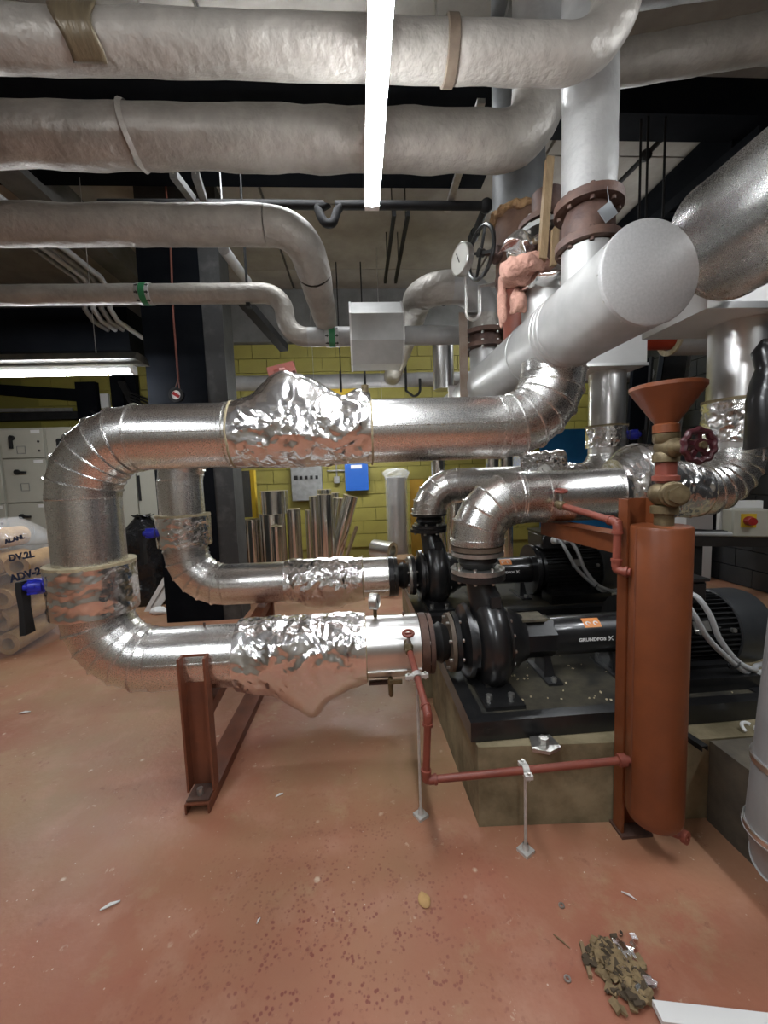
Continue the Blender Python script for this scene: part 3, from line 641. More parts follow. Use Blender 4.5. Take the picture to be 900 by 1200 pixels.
def discharge(X0, Y, z, zflange, r, xw0, xw1, XV, ztop, label, first):
    t = thing('insulated_pipe', label, 'pipe', (X0, Y, z)); Rb = .205
    flange(t, (X0, Y, zflange), (0, 0, 1), .06, r+.004, .024, 'steel' if first else 'black', 8)
    MB().lathe([(.08, 0), (.09, .012), (.103, .035), (.09, .06), (.08, .07)], (X0, Y, zflange+.024), (0, 0, 1), 32).build('rubber_connector', 'rubber', t)
    flange(t, (X0, Y, zflange+.092), (0, 0, 1), .06, r, .02, 'steel' if first else 'black', 0)
    flange(t, (X0, Y, zflange+.118), (0, 0, 1), .06, r-.002, .024, 'strap' if first else 'black', 8)
    clad_pipe(t, (X0, Y, zflange+.150), (X0, Y, z-Rb), r, 'clad', None, (.008,))
    e = gores(t, (X0, Y, z-Rb), (0, 0, 1), (1, 0, 0), Rb, r, 5)
    clad_pipe(t, e, (xw0, Y, z), r, 'clad', -100, (.02, .14))
    wr_ = wrap(t, (xw0, Y, z), (xw1, Y, z), r+.004, [(.30, 0, .115, .30, 55), (.7, 0, .02, .3, 80)] if first else [(.4, 0, .05, .3, 50)], amp=.016, seed=X0*20)
    MB().ring((xw1-.004, Y, z), (xw1+.004, Y, z), r-.01, r+.007, 48).build('insulation_edge', 'seal', wr_)
    Rv = XV-xw1
    e = gores(t, (xw1, Y, z), (1, 0, 0), (0, 0, 1), Rv, r, 7)
    clad_pipe(t, e, (XV, Y, ztop), r, 'clad_smooth', -70)
    collar(t, (XV, Y, e.z+(.03 if first else .04)), r+.017, .21 if first else .16, seed=X0)
    if not first:
        gauge(t, (1.33, Y-.17, z+.075), (-.25, -1, .05), .055); MB().cyl((1.33, Y-.15, z+.06), (1.33, Y-.05, z+.02), .012, 10).build('gauge_stem', 'brass', t)
        lever(t, (XV+r+.02, Y-.05, e.z+.13), (1, -.3, 0))
        # lagged valve on top
        wrap(t, (1.20, Y, z+.15), (1.56, Y, z+.165), .07, [(.5, 0, .01, .6, 90)], amp=.014, seed=44., nu=50, nv=70)
    return t
D1 = discharge(.592, 2.0, 1.368, .992, .131, 1.30, 1.755, 1.97, 2.205, 'shiny clad delivery pipe rising off the nearer pump, foil-wrapped behind the funnel', True)
D2 = discharge(.52, 3.0, 1.412, 1.098, .128, 1.20, 1.70, 1.905, 2.215, 'shiny clad delivery pipe rising off the farther pump, with a pressure gauge on it', False)

# ------------------------------------------------------------------ pump sets
def make_pump():
    t = thing('pump_set', 'nearer black pump and motor on a black base frame, orange sticker on the guard', 'pump', (.6, 2.0, .36))
    cz = .632
    def T(p, u): return p
    # base frame
    fr = MB()
    fr.prism([(.43, 1.585, .362), (1.86, 1.60, .362), (1.86, 1.66, .362), (.43, 1.645, .362)], (0, 0, .086))
    fr.prism([(.43, 2.36, .362), (1.86, 2.36, .362), (1.86, 2.42, .362), (.43, 2.42, .362)], (0, 0, .086))
    fr.prism([(.43, 1.645, .362), (.50, 1.645, .362), (.50, 2.36, .362), (.43, 2.36, .362)], (0, 0, .086))
    fr.prism([(1.79, 1.655, .362), (1.86, 1.655, .362), (1.86, 2.36, .362), (1.79, 2.36, .362)], (0, 0, .086))
    f = fr.build('base_frame', 'black', t)
    MB().box((1.145, 2.0, .425), (1.30, .72, .03)).build('deck_plate', 'blackdusty', f)
    MB().prism([(.68, 1.575, .362), (.66, 1.50, .362), (.72, 1.475, .362), (.78, 1.50, .362), (.77, 1.58, .362)], (0, 0, .014)).build('anchor_lug', 'steel', f)
    inst(bolt_mesh(.02, 0, .025, 'steel'), 'anchor_bolt', f, (.72, 1.53, .376))
    MB().cyl((.50, 1.588, .405), (.50, 1.584, .405), .016, 20).build('drain_hole', 'rubber', f)
    # suction side
    X0 = .448
    fl = flange(t, (X0, 2, cz), (1, 0, 0), .05, .150, .024, 'black', 8, 'steel', 'suction_flange')
    MB().lathe([(.085, 0), (.10, .015), (.14, .035), (.185, .040), (.192, .062), (.16, .068), (.17, .10)], (X0+.02, 2, cz), (1, 0, 0), 40).build('suction_cover', 'black', t)
    # volute
    b = MB(); rings = []; nn = 64; cx = .630
    for k in range(nn):
        g = 2*PI*k/nn; ro = .222+.026*((g/(2*PI)+.75) % 1.0); wv = .066+.010*((g/(2*PI)+.75) % 1.0); ring = []
        prof = [(-wv*.9, .05), (-wv, .11), (-wv, ro-.055), (-wv*.8, ro-.02), (-wv*.4, ro-.002), (0, ro+.003), (wv*.4, ro-.002), (wv*.8, ro-.02), (wv, ro-.055), (wv, .11), (wv*.9, .05)]
        rings.append([Vector((cx+x, 2-math.cos(g)*rr, cz+math.sin(g)*rr)) for x, rr in prof])
    b.loft(rings, True); b.build('volute', 'black', t, sharp=50)
    # neck
    P = [Vector((.635, 1.955, .70)), Vector((.632, 1.96, .78)), Vector((.618, 1.975, .86)), Vector((.602, 1.99, .92)), Vector((.592, 2.0, .985))]
    b = MB(); b.tube(P, [.085, .088, .080, .070, .068], 28); nk = b.build('discharge_neck', 'black', t)
    MB().box((.640, 1.872, .868), (.05, .02, .055)).build('cast_pad', 'rubber', nk)
    flange(t, (.592, 2, .962), (0, 0, 1), .05, .138, .026, 'black', 8, 'steel', 'discharge_flange')
    # back cover, bearing housing
    flange(t, (.690, 2, cz), (1, 0, 0), .06, .188, .026, 'black', 14, 'steel', 'back_cover', .009)
    MB().lathe([(.06, 0), (.165, 0), (.150, .05), (.128, .075), (.12, .10), (.06, .10)], (.716, 2, cz), (1, 0, 0), 36).build('bearing_bracket', 'black', t)
    o8 = [(math.cos(R(22.5+45*k))*.106, math.sin(R(22.5+45*k))*.106) for k in range(8)]
    bh = MB().prism([(.80, 2+y, cz+z) for y, z in o8], (.17, 0, 0)).build('bearing_housing', 'black', t, sharp=20)
    MB().box((.865, 1.99, cz+.108), (.13, .12, .012)).shake(.006, 30).build('dusty_hatch', mat('dusty_brown_lid', (.12, .105, .07), .8, 0, (.06, .05, .035), 20), bh)
    # feet
    ft = MB()
    ft.prism([(.57, 1.83, .44), (.66, 1.83, .44), (.645, 1.86, .50), (.585, 1.86, .50)], (0, .2, 0)); ft.box((.615, 1.85, .448), (.18, .36, .02))
    fo = ft.build('pump_foot', 'black', t)
    for x, y in ((.56, 1.74), (.665, 1.74)): inst(bolt_mesh(.016, 0, .02, 'steel'), 'bolt', fo, (x, y, .457))
    for x in (.93, 1.29):
        s = MB(); s.prism([(x-.008, 1.95, .56), (x-.008, 2.05, .56), (x-.008, 2.07, .44), (x-.008, 1.93, .44)], (.018, 0, 0)); s.bar((x, 1.84, .446), (x, 2.10, .446), .075, .012)
        s.prism([(x-.028, 1.905, .445), (x+.028, 1.905, .445), (x+.014, 1.93, .55), (x-.014, 1.93, .55)], (0, .012, 0))
        so = s.build('support_foot', 'black', t); inst(bolt_mesh(.014, 0, .02, 'steel'), 'bolt', so, (x, 1.862, .452))
    # coupling guard with lettering and sticker
    gr = .101
    g_ = MB().lathe([(.02, 0), (gr, 0), (gr, .43), (.02, .43)], (.965, 2, cz), (1, 0, 0), 48).build('coupling_guard', 'black', t)
    def curl(vs, fs, x0, ang, rr):
        return MB().add([Vector((x0+x, 2-math.cos(ang+y/rr)*rr, cz+math.sin(ang+y/rr)*rr)) for x, y in vs], fs)
    vs, fs = text_mesh('GRUNDFOS', .022, .0011, 1.22)
    curl(vs, fs, 1.148, R(4), gr+.0008).build('lettering', 'white', g_)
    # the maker's mark: a cross of two flicked strokes
    k_ = .0115; sh = [[(-1.1, 1.0), (-.5, 1.0), (.1, -.1), (-.2, -.5)], [(1.2, 1.1), (.55, .95), (-.45, -.25), (-1.2, -1.0), (-.6, -1.05), (.15, -.15)], [(.35, -.45), (.75, -.25), (1.2, -1.0), (.7, -1.0)], [(-1.1, .1), (-.75, .45), (-.55, .1), (-.9, -.2)]]
    q = MB()
    for poly in sh: q.v += curl([(x*k_, y*k_) for x, y in poly], [], 1.245, R(5), gr+.0008).v; q.f.append(tuple(range(len(q.v)-len(poly), len(q.v))))
    q.build('maker_mark', 'white', g_)
    n_ = 8; vs = []; fs = []
    for i in range(n_+1):
        for j in range(2): vs.append((-.045+.09*j, -.022+.056*i/n_))
    fs = [(2*i, 2*i+1, 2*i+3, 2*i+2) for i in range(n_)]
    curl(vs, fs, 1.165, R(50), gr+.0008).build('orange_sticker', 'orange', g_)
    for sx in (-.02, .02):
        c = [(.013*math.cos(2*PI*i/16), .013*math.sin(2*PI*i/16)) for i in range(16)]
        c2 = [(x*.55, y*.55) for x, y in c]
        vv = [(x+sx, y) for x, y in c+c2]; ff = [(i, (i+1) % 16, 16+(i+1) % 16, 16+i) for i in range(12)]
        curl(vv, ff, 1.165, R(50), gr+.0014).build('sticker_ring', 'white', g_)
    # motor
    mr = .165
    mo = MB().lathe([(.03, 0), (.19, 0), (.19, .03), (.15, .05), (mr, .06), (mr, .52), (.03, .52)], (1.37, 2, cz), (1, 0, 0), 40).build('motor_body', 'black', t)
    fb = MB()
    for k in range(44):
        g = 2*PI*k/44; c, s_ = math.cos(g), math.sin(g)
        fb.bar((1.45, 2+c*(mr+.008), cz+s_*(mr+.008)), (1.87, 2+c*(mr+.008), cz+s_*(mr+.008)), .005, .032, up=(0, c, s_))
    stuff(fb.build('cooling_fins', 'blackmatte', t))
    MB().lathe([(.188, 0), (.197, .005), (.197, .155), (.185, .19), (.15, .21), (.05, .212), (.05, .20), (.17, .18), (.18, .0)], (1.86, 2, cz), (1, 0, 0), 48).build('fan_cover', 'cover', t)
    tb = MB().box((1.56, 1.98, cz+.235), (.30, .26, .115)).build('terminal_box', 'black', t); tb.modifiers.new('b', 'BEVEL').width = .012
    MB().box((1.56, 1.98, cz+.30), (.31, .27, .014)).build('lid', 'black', tb)
    MB().box((1.66, 1.823, cz+.075), (.085, .004, .05), Matrix.Rotation(R(-24), 3, 'X')).build('rating_plate', 'steel', mo)
    bolts(mo, (1.72, 1.815, cz+.05), (0, -1, .3), .09, 2, .012, 0, .02)
    for dx, dy, dz in ((0, 0, 0), (.075, .0, .0)):
        x = 1.50+dx
        gl = MB().lathe([(0, 0), (.030, 0), (.030, .012), (.023, .016), (.023, .04), (.016, .048), (0, .048)], (x, 1.85, cz+.245), (.15, -1, .05), 14).build('cable_gland', 'white', tb)
        path = [Vector((x+.004, 1.81, cz+.247)), Vector((x+.02, 1.775, cz+.235)), Vector((x+.05, 1.74, cz+.16)), Vector((x+.11-dx*.3, 1.725, cz+.05)), Vector((1.72+dx*.35, 1.715, cz-.06)), Vector((1.83+dx*.4, 1.74, cz-.135+dx*.2)), Vector((1.98, 1.80+dx*.5, cz-.165+dx*.15)), Vector((2.25, 1.90+dx*.4, cz-.175))]
        pp = []
        for i in range(len(path)-1):
            p0, p1, p2, p3 = path[max(i-1, 0)], path[i], path[i+1], path[min(i+2, len(path)-1)]
            for k in range(6):
                u = k/6; pp.append(.5*((2*p1)+(p2-p0)*u+(2*p0-5*p1+4*p2-p3)*u*u+(3*p1-p0-3*p2+p3)*u**3))
        pp.append(path[-1]); MB().tube(pp, .0125, 12).build('flexible_conduit', 'conduit', t)
    MB().torus((1.735, 1.722, cz-.075), (.6, -.1, -.6), .026, .004, 16, 6).build('cable_tie', 'rubber', t)
    for y in (1.78, 2.22): MB().box((1.63, y, .46), (.44, .16, .09)).build('motor_plinth', 'black', t)
    for y, k in ((1.84, 1), (2.16, -1)): MB().prism([(1.45, y+k*j, z) for j, z in ((-.05, .505), (.05, .505), (.09, .56), (.06, .56), (.035, .523), (-.05, .523))], (.34, 0, 0)).build('motor_foot', 'black', t)
    return t
pump1 = make_pump()
pump2 = dup(pump1, (-.08, 1.0, .108), 'farther black pump and motor on the taller plinth, partly hidden by pipes')

# ------------------------------------------------------------------ pipe support frame
sf = thing('pipe_support', 'brown channel-steel frame standing under the two shiny clad pipes', 'support', (-.80, 1.78, 0))
def chan(b, p0, p1, wd, dp, tk, web):               # U channel: web faces direction web
    p0 = Vector(p0); p1 = Vector(p1); d = (p1-p0).normalized(); wv = Vector(web).normalized(); s_ = d.cross(wv)
    b.prism([p0+s_*x+wv*y for x, y in ((-wd/2, 0), (wd/2, 0), (wd/2, -dp), (wd/2-tk, -dp), (wd/2-tk, -tk), (-wd/2+tk, -tk), (-wd/2+tk, -dp), (-wd/2, -dp))], p1-p0); return b
chan(MB(), (-.797, 1.87, .058), (-.797, 1.87, .702), .125, .062, .010, (0, 1, 0)).build('upright', 'oxide_brown', sf)
chan(MB(), (-.79, 1.74, .055), (-.77, 3.30, .055), .11, .05, .008, (0, 0, 1)).build('floor_channel', 'oxide_brown', sf)
chan(MB(), (-.775, 3.22, .06), (-.775, 3.22, .57), .10, .05, .010, (0, 1, 0)).build('upright', 'oxide_brown', sf)
MB().bar((-.79, 1.87, .40), (-.775, 3.20, .54), .07, .06).build('cross_arm', 'oxide_brown', sf)
MB().box((-.79, 1.80, .062), (.10, .10, .008)).build('foot_plate', 'rust', sf)
inst(bolt_mesh(.014, 0, .03, 'steel'), 'bolt', sf, (-.79, 1.785, .066))

# ------------------------------------------------------------------ dosing pot
dp = thing('dosing_pot', 'orange-brown steel dosing cylinder with a funnel on top, in front of the pumps', 'vessel', (1.105, 1.40, 0))
PX, PY = 1.103, 1.40; pr_ = .099
MB().lathe([(0, .118), (.06, .120), (.088, .13), (pr_-.002, .15), (pr_, .165), (pr_, 1.275), (pr_-.004, 1.284), (0, 1.286)], (PX, PY, 0), (0, 0, 1), 48).build('cylinder', 'oxide', dp)
MB().bar((PX-.097, PY-.005, .165), (PX-.097, PY-.005, 1.275), .008, .006, up=(1, 0, 0)).build('weld_seam', 'oxide_brown', dp)
MB().lathe([(0, 1.284), (.032, 1.284), (.032, 1.325), (.045, 1.33), (.045, 1.355), (.03, 1.36)], (PX+.01, PY, 0), (0, 0, 1), 20).build('neck', 'brass', dp)
vb = MB().ball((PX+.012, PY, 1.40), .056, 20, 12, (1, 1, .85)).lathe([(0, 0), (.046, 0), (.046, .05), (.040, .055), (.040, .085), (0, .088)], (PX+.025, PY-.005, 1.40), (-.42, -.9, 0), 20).lathe([(0, .08), (.03, .08), (.03, .11), (0, .112)], (PX+.025, PY-.005, 1.40), (-.42, -.9, 0), 6).build('check_valve', 'brass', dp)
MB().cyl((PX+.012, PY, 1.44), (PX+.012, PY, 1.515), .034, 20).lathe([(.034, 0), (.044, .003), (.044, .02), (.034, .024)], (PX+.012, PY, 1.445), (0, 0, 1), 20).build('nipple', 'redpipe', dp)
gv = MB().lathe([(.02, 0), (.043, .005), (.043, .03), (.036, .04), (.040, .055), (.036, .07), (.043, .08), (.043, .105), (.02, .11)], (PX+.010, PY, 1.512), (0, 0, 1), 20).lathe([(0, .0), (.034, .02), (.034, .05), (.022, .06), (.022, .13), (0, .135)], (PX+.01, PY, 1.565), (-.02, -1, 0), 16).build('gate_valve', 'brass', dp)
hw = MB(); o = Vector((PX+.007, PY-.145, 1.564)); a, e1, e2 = basis((-.02, -1, .05))
nn = 60; rings = []
for k in range(nn):
    g = 2*PI*k/nn; rr = .050+.003*math.cos(10*g); rings.append([o+(e1*math.cos(g)+e2*math.sin(g))*(rr+.011*math.cos(q))+a*.012*math.sin(q) for q in [2*PI*i/8 for i in range(8)]])
hw.loft(rings, True)
for k in range(5): g = 2*PI*k/5; hw.bar(o, o+(e1*math.cos(g)+e2*math.sin(g))*.048, .014, .010, up=a)
hw.cyl(o-a*.012, o+a*.012, .022, 12); hwo = hw.build('handwheel', 'maroon', dp); MB().cyl(o+a*.012, o+a*.022, .012, 6).build('wheel_nut', 'brass', hwo)
fz = 1.618
MB().lathe([(.034, 0), (.042, .002), (.042, .03), (.036, .035), (.113, .150), (.118, .156), (.118, .168), (.113, .170), (.108, .158), (.03, .045), (.03, 0)], (PX+.008, PY, fz), (0, 0, 1), 48, closed=True).build('funnel', 'oxide', dp)
MB().cyl((PX+.02, PY-.02, .13), (PX+.03, PY-.03, .10), .016, 14).tube([(PX+.02, PY-.02, .105), (PX+.05, PY-.045, .097), (PX+.075, PY-.065, .099)], .015, 14).ring((PX+.072, PY-.06, .099), (PX+.080, PY-.075, .10), .008, .024, 18).build('drain_outlet', 'redpipe', dp)
po = thing('steel_post', 'tall red-oxide channel post with an arm, behind the orange dosing cylinder', 'post', (1.10, 1.53, 0))
QX = at(718, 950, 1.49).x+.074
chan(MB(), (QX, 1.512, .0), (QX, 1.512, 1.38), .115, .055, .010, (0, 1, 0)).build('upright', 'oxide', po)
MB().bar((QX, 1.512, 1.195), (1.02, 2.10, 1.195), .10, .075).build('cross_arm', 'oxide', po)
MB().bar((1.103, 1.50, .85), (1.103, 1.44, .85), .06, .05).bar((1.103, 1.48, .30), (1.103, 1.47, .30), .06, .05).build('bracket', 'oxide', po)
MB().box((QX, 1.50, .006), (.13, .12, .012)).build('foot_plate', 'rust', po)

def small_valve(parent, o, outdir):
    o = Vector(o); d = Vector(outdir).normalized()
    MB().cyl(o-d*.035, o+d*.035, .018, 14).ball(o, .023, 14, 8).build('valve_body', 'brass', parent)
    s = MB().cyl(o+Vector((0, 0, .02)), o+Vector((0, 0, .06)), .008, 10).build('stem', 'greysteel', parent)
    h = MB().torus(o+Vector((0, 0, .068)), (0, -.25, 1), .024, .007, 20, 8).bar(o+Vector((-.024, 0, .068)), o+Vector((.024, 0, .068)), .01, .008)
    h.build('valve_handle', 'redhandle', parent)
def elbows(parent, pts, r, m):
    for p, q, s in pts:
        p = Vector(p); q = Vector(q).normalized(); s = Vector(s).normalized()
        b = MB()
        b.tube([p+q*r*2.6, p+q*r*1.2, p+(q+s)*r*.25, p+s*r*1.2, p+s*r*2.6], r*1.22, 14)
        for d in (q, s): b.lathe([(r, 0), (r*1.42, .001), (r*1.42, .012), (r, .013)], p+d*r*2.2, d, 16)
        b.build('pipe_elbow', m, parent)
sp = thing('small_pipe', 'thin red pipe running low from the large clad pipe to the dosing cylinder', 'pipe', (.2, 1.45, .3))
rr = .0145
a0 = Vector((.20, 1.865, .70)); a1 = Vector((.20, 1.80, .70)); a2 = Vector((.228, 1.45, .585)); a3 = Vector((.212, 1.45, .318)); a4 = Vector((PX-.10, 1.405, .372))
MB().cyl(a0, a1, rr, 14).build('tapping', 'redpipe', sp)
small_valve(sp, a1, (0, -1, -.3))
for p, q in ((a1, a2), (a2, a3), (a3, a4)): MB().cyl(p, q, rr, 16).build('pipe_length', 'redpipe', sp)
elbows(sp, ((a2, a1-a2, a3-a2), (a3, a2-a3, a4-a3)), rr, 'redpipe')
MB().lathe([(rr, 0), (rr*1.6, .002), (rr*1.6, .03), (rr, .032)], a4-Vector((.045, -.002, .002)), a4-a3, 16).build('socket', 'redpipe', sp)
up = thing('small_pipe', 'thin red pipe dropping from the nearer delivery pipe to the dosing cylinder', 'pipe', (.95, 1.8, 1.3))
b0 = Vector((.94, 1.875, 1.335)); b1 = Vector((.94, 1.82, 1.335)); b2_ = Vector((1.072, 1.46, 1.262)); b3 = Vector((.985, 1.40, 1.11))
b2_ = at(724, 612, 1.46); b3 = at(722, 668, 1.46); b4 = Vector((PX-.10, 1.415, b3.z))
MB().cyl(b0, b1, rr, 14).build('tapping', 'redpipe', up); small_valve(up, b1, (0, -1, -.1))
for p, q in ((b1, b2_), (b2_, b3), (b3, b4)): MB().cyl(p, q, rr, 16).build('pipe_length', 'redpipe', up)
elbows(up, ((b2_, b1-b2_, b3-b2_), (b3, b2_-b3, b4-b3)), rr, 'redpipe')
def rod_stand(foot, top, dirn, label):
    t = thing('rod_stand', label, 'stand', foot, 'threaded rod pipe stands'); f = Vector(foot); p = Vector(top)
    MB().box(f+Vector((0, 0, .006)), (.05, .05, .012), Matrix.Rotation(R(30), 3, 'Z')).lathe([(.014, 0), (.010, .025)], f+Vector((0, 0, .012)), (0, 0, 1), 10).build('foot_plate', 'zinc', t)
    MB().cyl(f+Vector((0, 0, .012)), Vector((f.x, f.y, p.z-.02)), .006, 10).build('threaded_rod', 'zinc', t)
    d = Vector(dirn).normalized()
    c = MB().ring(p-d*.012, p+d*.012, rr+.001, rr+.007, 20); s_ = d.cross(Vector((0, 0, 1))).normalized()
    for k in (-1, 1): c.box(p+s_*k*.034, (.03, .02, .016))
    cl = c.build('pipe_clip', 'zinc', t)
    for k in (-1, 1): inst(bolt_mesh(.006, -.016, .016, 'steel'), 'bolt', cl, p+s_*k*.036)
u = (1.634-1.80)/(a2.y-a1.y); pm = a1.lerp(a2, u); rod_stand((pm.x, pm.y, 0), pm, a2-a1, 'threaded rod stand clipped below the red valve of the large clad pipe')
u = .49; pm = a3.lerp(a4, u); rod_stand((pm.x, pm.y, 0), pm, a4-a3, 'threaded rod stand in front of the plinth, nearer the dosing cylinder')

# ------------------------------------------------------------------ right foreground pipe
fp = thing('foreground_pipe', 'grey clad pipe with two pale bands, nearest the viewer beside the oily plinth', 'pipe', (1.2, 1.0, 0))
pa = at(896, 770, 1.0); pb = at(876, 965, 1.0); rf = .11
bx_ = Vector((pb.x+rf+.034, 1.0, pb.z))
bx_ = at(876, 985, 1.0)+Vector((rf+.036, 0, 0))
lean = (pa.x-pb.x)/(pa.z-pb.z)*1.35
clad_pipe(fp, (bx_.x+lean*(1.5-bx_.z), 1.0, 1.5), bx_, rf, 'greycoat', None)
k_ = at(880, 905, 1.0).z
for z_ in (bx_.z, k_): MB().ring((bx_.x+lean*(z_-bx_.z), 1, z_-.009), (bx_.x+lean*(z_-bx_.z), 1, z_+.009), rf-.004, rf+.006, 48).build('joint_band', 'clad_smooth', fp)
e = gores(fp, bx_-Vector((0, 0, .006)), (0, 0, -1), (1, 0, 0), .135, rf, 3, 'greycoat')
clad_pipe(fp, e, (1.44, 1.0, e.z), rf, 'greycoat')
# ------------------------------------------------------------------ control cabinets at the left
def cab_handle(parent, x, z, horiz):
    h = MB().cyl((x, 5.98, z), (x, 5.95, z), .035, 16)
    if horiz: h.bar((x, 5.945, z), (x+.13, 5.945, z-.008), .035, .03)
    else: h.bar((x, 5.945, z), (x, 5.945, z-.15), .035, .03)
    h.build('handle', 'blackmatte', parent)
def cabinet(x0, x1, doors, label, hinge=True):
    t = thing('control_cabinet', label, 'cabinet', ((x0+x1)/2, 6.2, 0), 'grey control cabinets')
    MB().box(((x0+x1)/2, 6.32, 1.225), (x1-x0-.006, .60, 2.25)).build('body', 'grey_enamel', t)
    MB().box(((x0+x1)/2, 6.32, .05), (x1-x0-.02, .56, .10)).build('base', 'blackmatte', t)
    for (a, b, z0, z1, kind) in doors:
        d = MB().box(((a+b)/2, 6.0, (z0+z1)/2), (b-a-.014, .035, z1-z0-.014)).build('door', 'grey_enamel', t)
        d.modifiers.new('b', 'BEVEL').width = .004
        if kind == 'tall': MB().box((a+.035, 5.975, 1.45), (.028, .03, .36)).build('handle', 'blackmatte', d)
        elif kind:
            cab_handle(d, a+.17 if kind == 'v' else a+.19, z1-.13 if kind == 'v' else z1-.19, kind == 'h')
            wz = (z0+z1)/2-.09; wx = (a+b)/2-.02
            MB().bar((wx-.055, 5.979, wz-.05), (wx+.055, 5.979, wz-.05), .006, .01).bar((wx-.055, 5.979, wz+.05), (wx+.055, 5.979, wz+.05), .006, .01).bar((wx-.055, 5.979, wz-.05), (wx-.055, 5.979, wz+.05), .006, .01).bar((wx+.055, 5.979, wz-.05), (wx+.055, 5.979, wz+.05), .006, .01).build('window_frame', 'greysteel', d)
        if kind in ('v', 'h', 'n'):
            MB().box((b-.10, 5.980, z1-.05), (.12, .004, .045)).build('label_plate', 'white', d)
            for z in ((z0+z1)/2+.02, z0+.10) if kind != 'n' else (z0+.1,): MB().cyl((b-.07, 5.985, z), (b-.07, 5.974, z), .016, 12).build('lock', 'black', d)
    return t
Z = [2.34, 1.925, 1.30, .70, .12]
for (x0, x1, kinds, lab) in ((-5.60, -4.995, 'hhhn', 'grey control cabinet cut by the frame edge, behind the sack of offcuts'), (-4.985, -4.385, 'vhhn', 'grey control cabinet with four doors and black handles, left of the large clad pipe')):
    cabinet(x0, x1, [(x0+.01, x1-.01, Z[i+1], Z[i], kinds[i]) for i in range(4)], lab)
cabinet(-4.375, -3.77, [(-4.365, -3.78, Z[i+1], Z[i], 'n') for i in range(4)], 'grey control cabinet mostly hidden behind the upright of the large clad pipe')
xs = at(163, 590, 6.0).x
c3 = cabinet(-3.76, -2.50, [(-3.75, xs, .12, 2.34, ''), (xs, -2.51, .12, 2.34, 'tall')], 'grey two-door cabinet with a yellow warning sign, behind the black bin bag')
c = at(190, 561, 5.97)
sg = MB().box(c, (.16, .006, .26)).build('warning_sign', 'yellow', c3)
MB().prism([c+Vector((-.06, -.004, -.0)), c+Vector((.06, -.004, .0)), c+Vector((0, -.004, .10))], (0, -.002, 0)).build('black_triangle', 'black', sg)
MB().prism([c+Vector((-.034, -.007, .012)), c+Vector((.034, -.007, .012)), c+Vector((0, -.007, .07))], (0, -.001, 0)).build('yellow_triangle', 'yellow', sg)
# black trunking and cables on the wall above
tr = thing('cable_trunking', 'black cable trunking and cables on the yellow wall above the grey cabinets', 'trunking', (-4.3, 6.7, 2.4))
MB().box((-4.20, 6.72, 2.75), (.30, .10, .75)).build('vertical_trunk', 'navy', tr)
MB().prism([(-6.0, 6.68, 3.16), (-4.35, 6.68, 3.02), (-4.35, 6.68, 2.84), (-6.0, 6.68, 3.02)], (0, .1, 0)).build('sloping_trunk', 'navy', tr)
MB().box((-5.2, 6.70, 2.62), (1.7, .08, .12)).build('level_trunk', 'blackmatte', tr)
MB().bar((-6.0, 6.64, 2.72), (-4.4, 6.64, 2.70), .03, .05).build('steel_strip', 'greysteel', tr)
for x, q in ((-3.72, .18), (-3.50, .15)): MB().box((x, 6.70, 2.80), (q, .10, .85)).build('vertical_trunk', 'navy', tr)
for k in range(5):
    z = 2.62+.05*k; MB().tube([Vector((-3.66+.02*k, 6.62, 3.1)), Vector((-3.5, 6.6, z+.12)), Vector((-3.2, 6.6, z-.02)), Vector((-2.5, 6.62, z-.05)), Vector((-2.0, 6.62, z-.05))], .016, 8).build('cable', 'black', tr)
MB().tube([Vector((-4.1, 6.6, 2.66)), Vector((-3.95, 6.58, 2.58)), Vector((-3.75, 6.6, 2.62))], .016, 8).build('cable', 'black', tr)
sw = tag(MB().box((-3.96, 6.75, 2.84), (.12, .05, .22)).build('switch_box', 'white', loc=(-3.96, 6.75, 2.84)), 'small white switch box between black trunking on the yellow wall', 'switch')
# dark duct and conduits at the upper left
tag(MB().box((-4.3, 5.25, 3.31), (3.4, .5, .48)).build('air_duct', 'navy', loc=(-4.3, 5.2, 3.1)), 'dark navy rectangular duct high above the left batten light', 'duct')
cg = 'pale conduits under the ceiling'
for k in range(4):
    x = -2.80+.085*k
    pth = [Vector((x, 2.5, 3.64)), Vector((x, 4.45, 3.62)), Vector((x-.01, 4.58, 3.56)), Vector((x-.03, 4.62, 3.38)), Vector((x-.03, 4.75, 3.30)), Vector((x-.05, 6.7, 3.28))]
    tag(MB().tube(pth, .026, 12).build('conduit', 'conduit' if k % 2 else 'greysteel', loc=pth[0]), ['outermost', 'second', 'third', 'innermost'][k]+' of four pale conduits sloping under the ceiling, counted from the left wall', 'conduit', cg)
tag(MB().tube([at(262, 292, 3.6), at(290, 330, 4.4)], .045, 12).cyl(at(264, 295, 3.65), Vector((at(264, 295, 3.65).x, 3.65, 4.49)), .006, 8).build('conduit', 'conduit', loc=at(262, 292, 3.6)), 'single pale conduit slanting beyond the third lagged pipe, beside the column', 'conduit')
tag(MB().bar(at(283, 350, 4.0), at(333, 408, 4.9), .10, .08).cyl(at(290, 358, 4.1), Vector((at(290, 358, 4.1).x, 4.1, 4.49)), .006, 8).build('steel_strut', 'blackmatte', loc=at(283, 350, 4.0)), 'dark strut slanting under the swan neck of the thin lagged pipe', 'strut')
sh_ = thing('steel_strut', 'pair of galvanised strut channels above the second and third lagged pipes', 'strut', at(215, 210, 3.2))
for dx in (0, 26):
    a_, b_ = at(203+dx, 204, 3.0), at(226+dx*.5, 234, 3.4); MB().bar(a_, b_, .05, .05).build('channel', 'greysteel', sh_); MB().cyl(a_, (a_.x, a_.y, 4.49), .006, 8).build('hanger', 'steel', sh_)
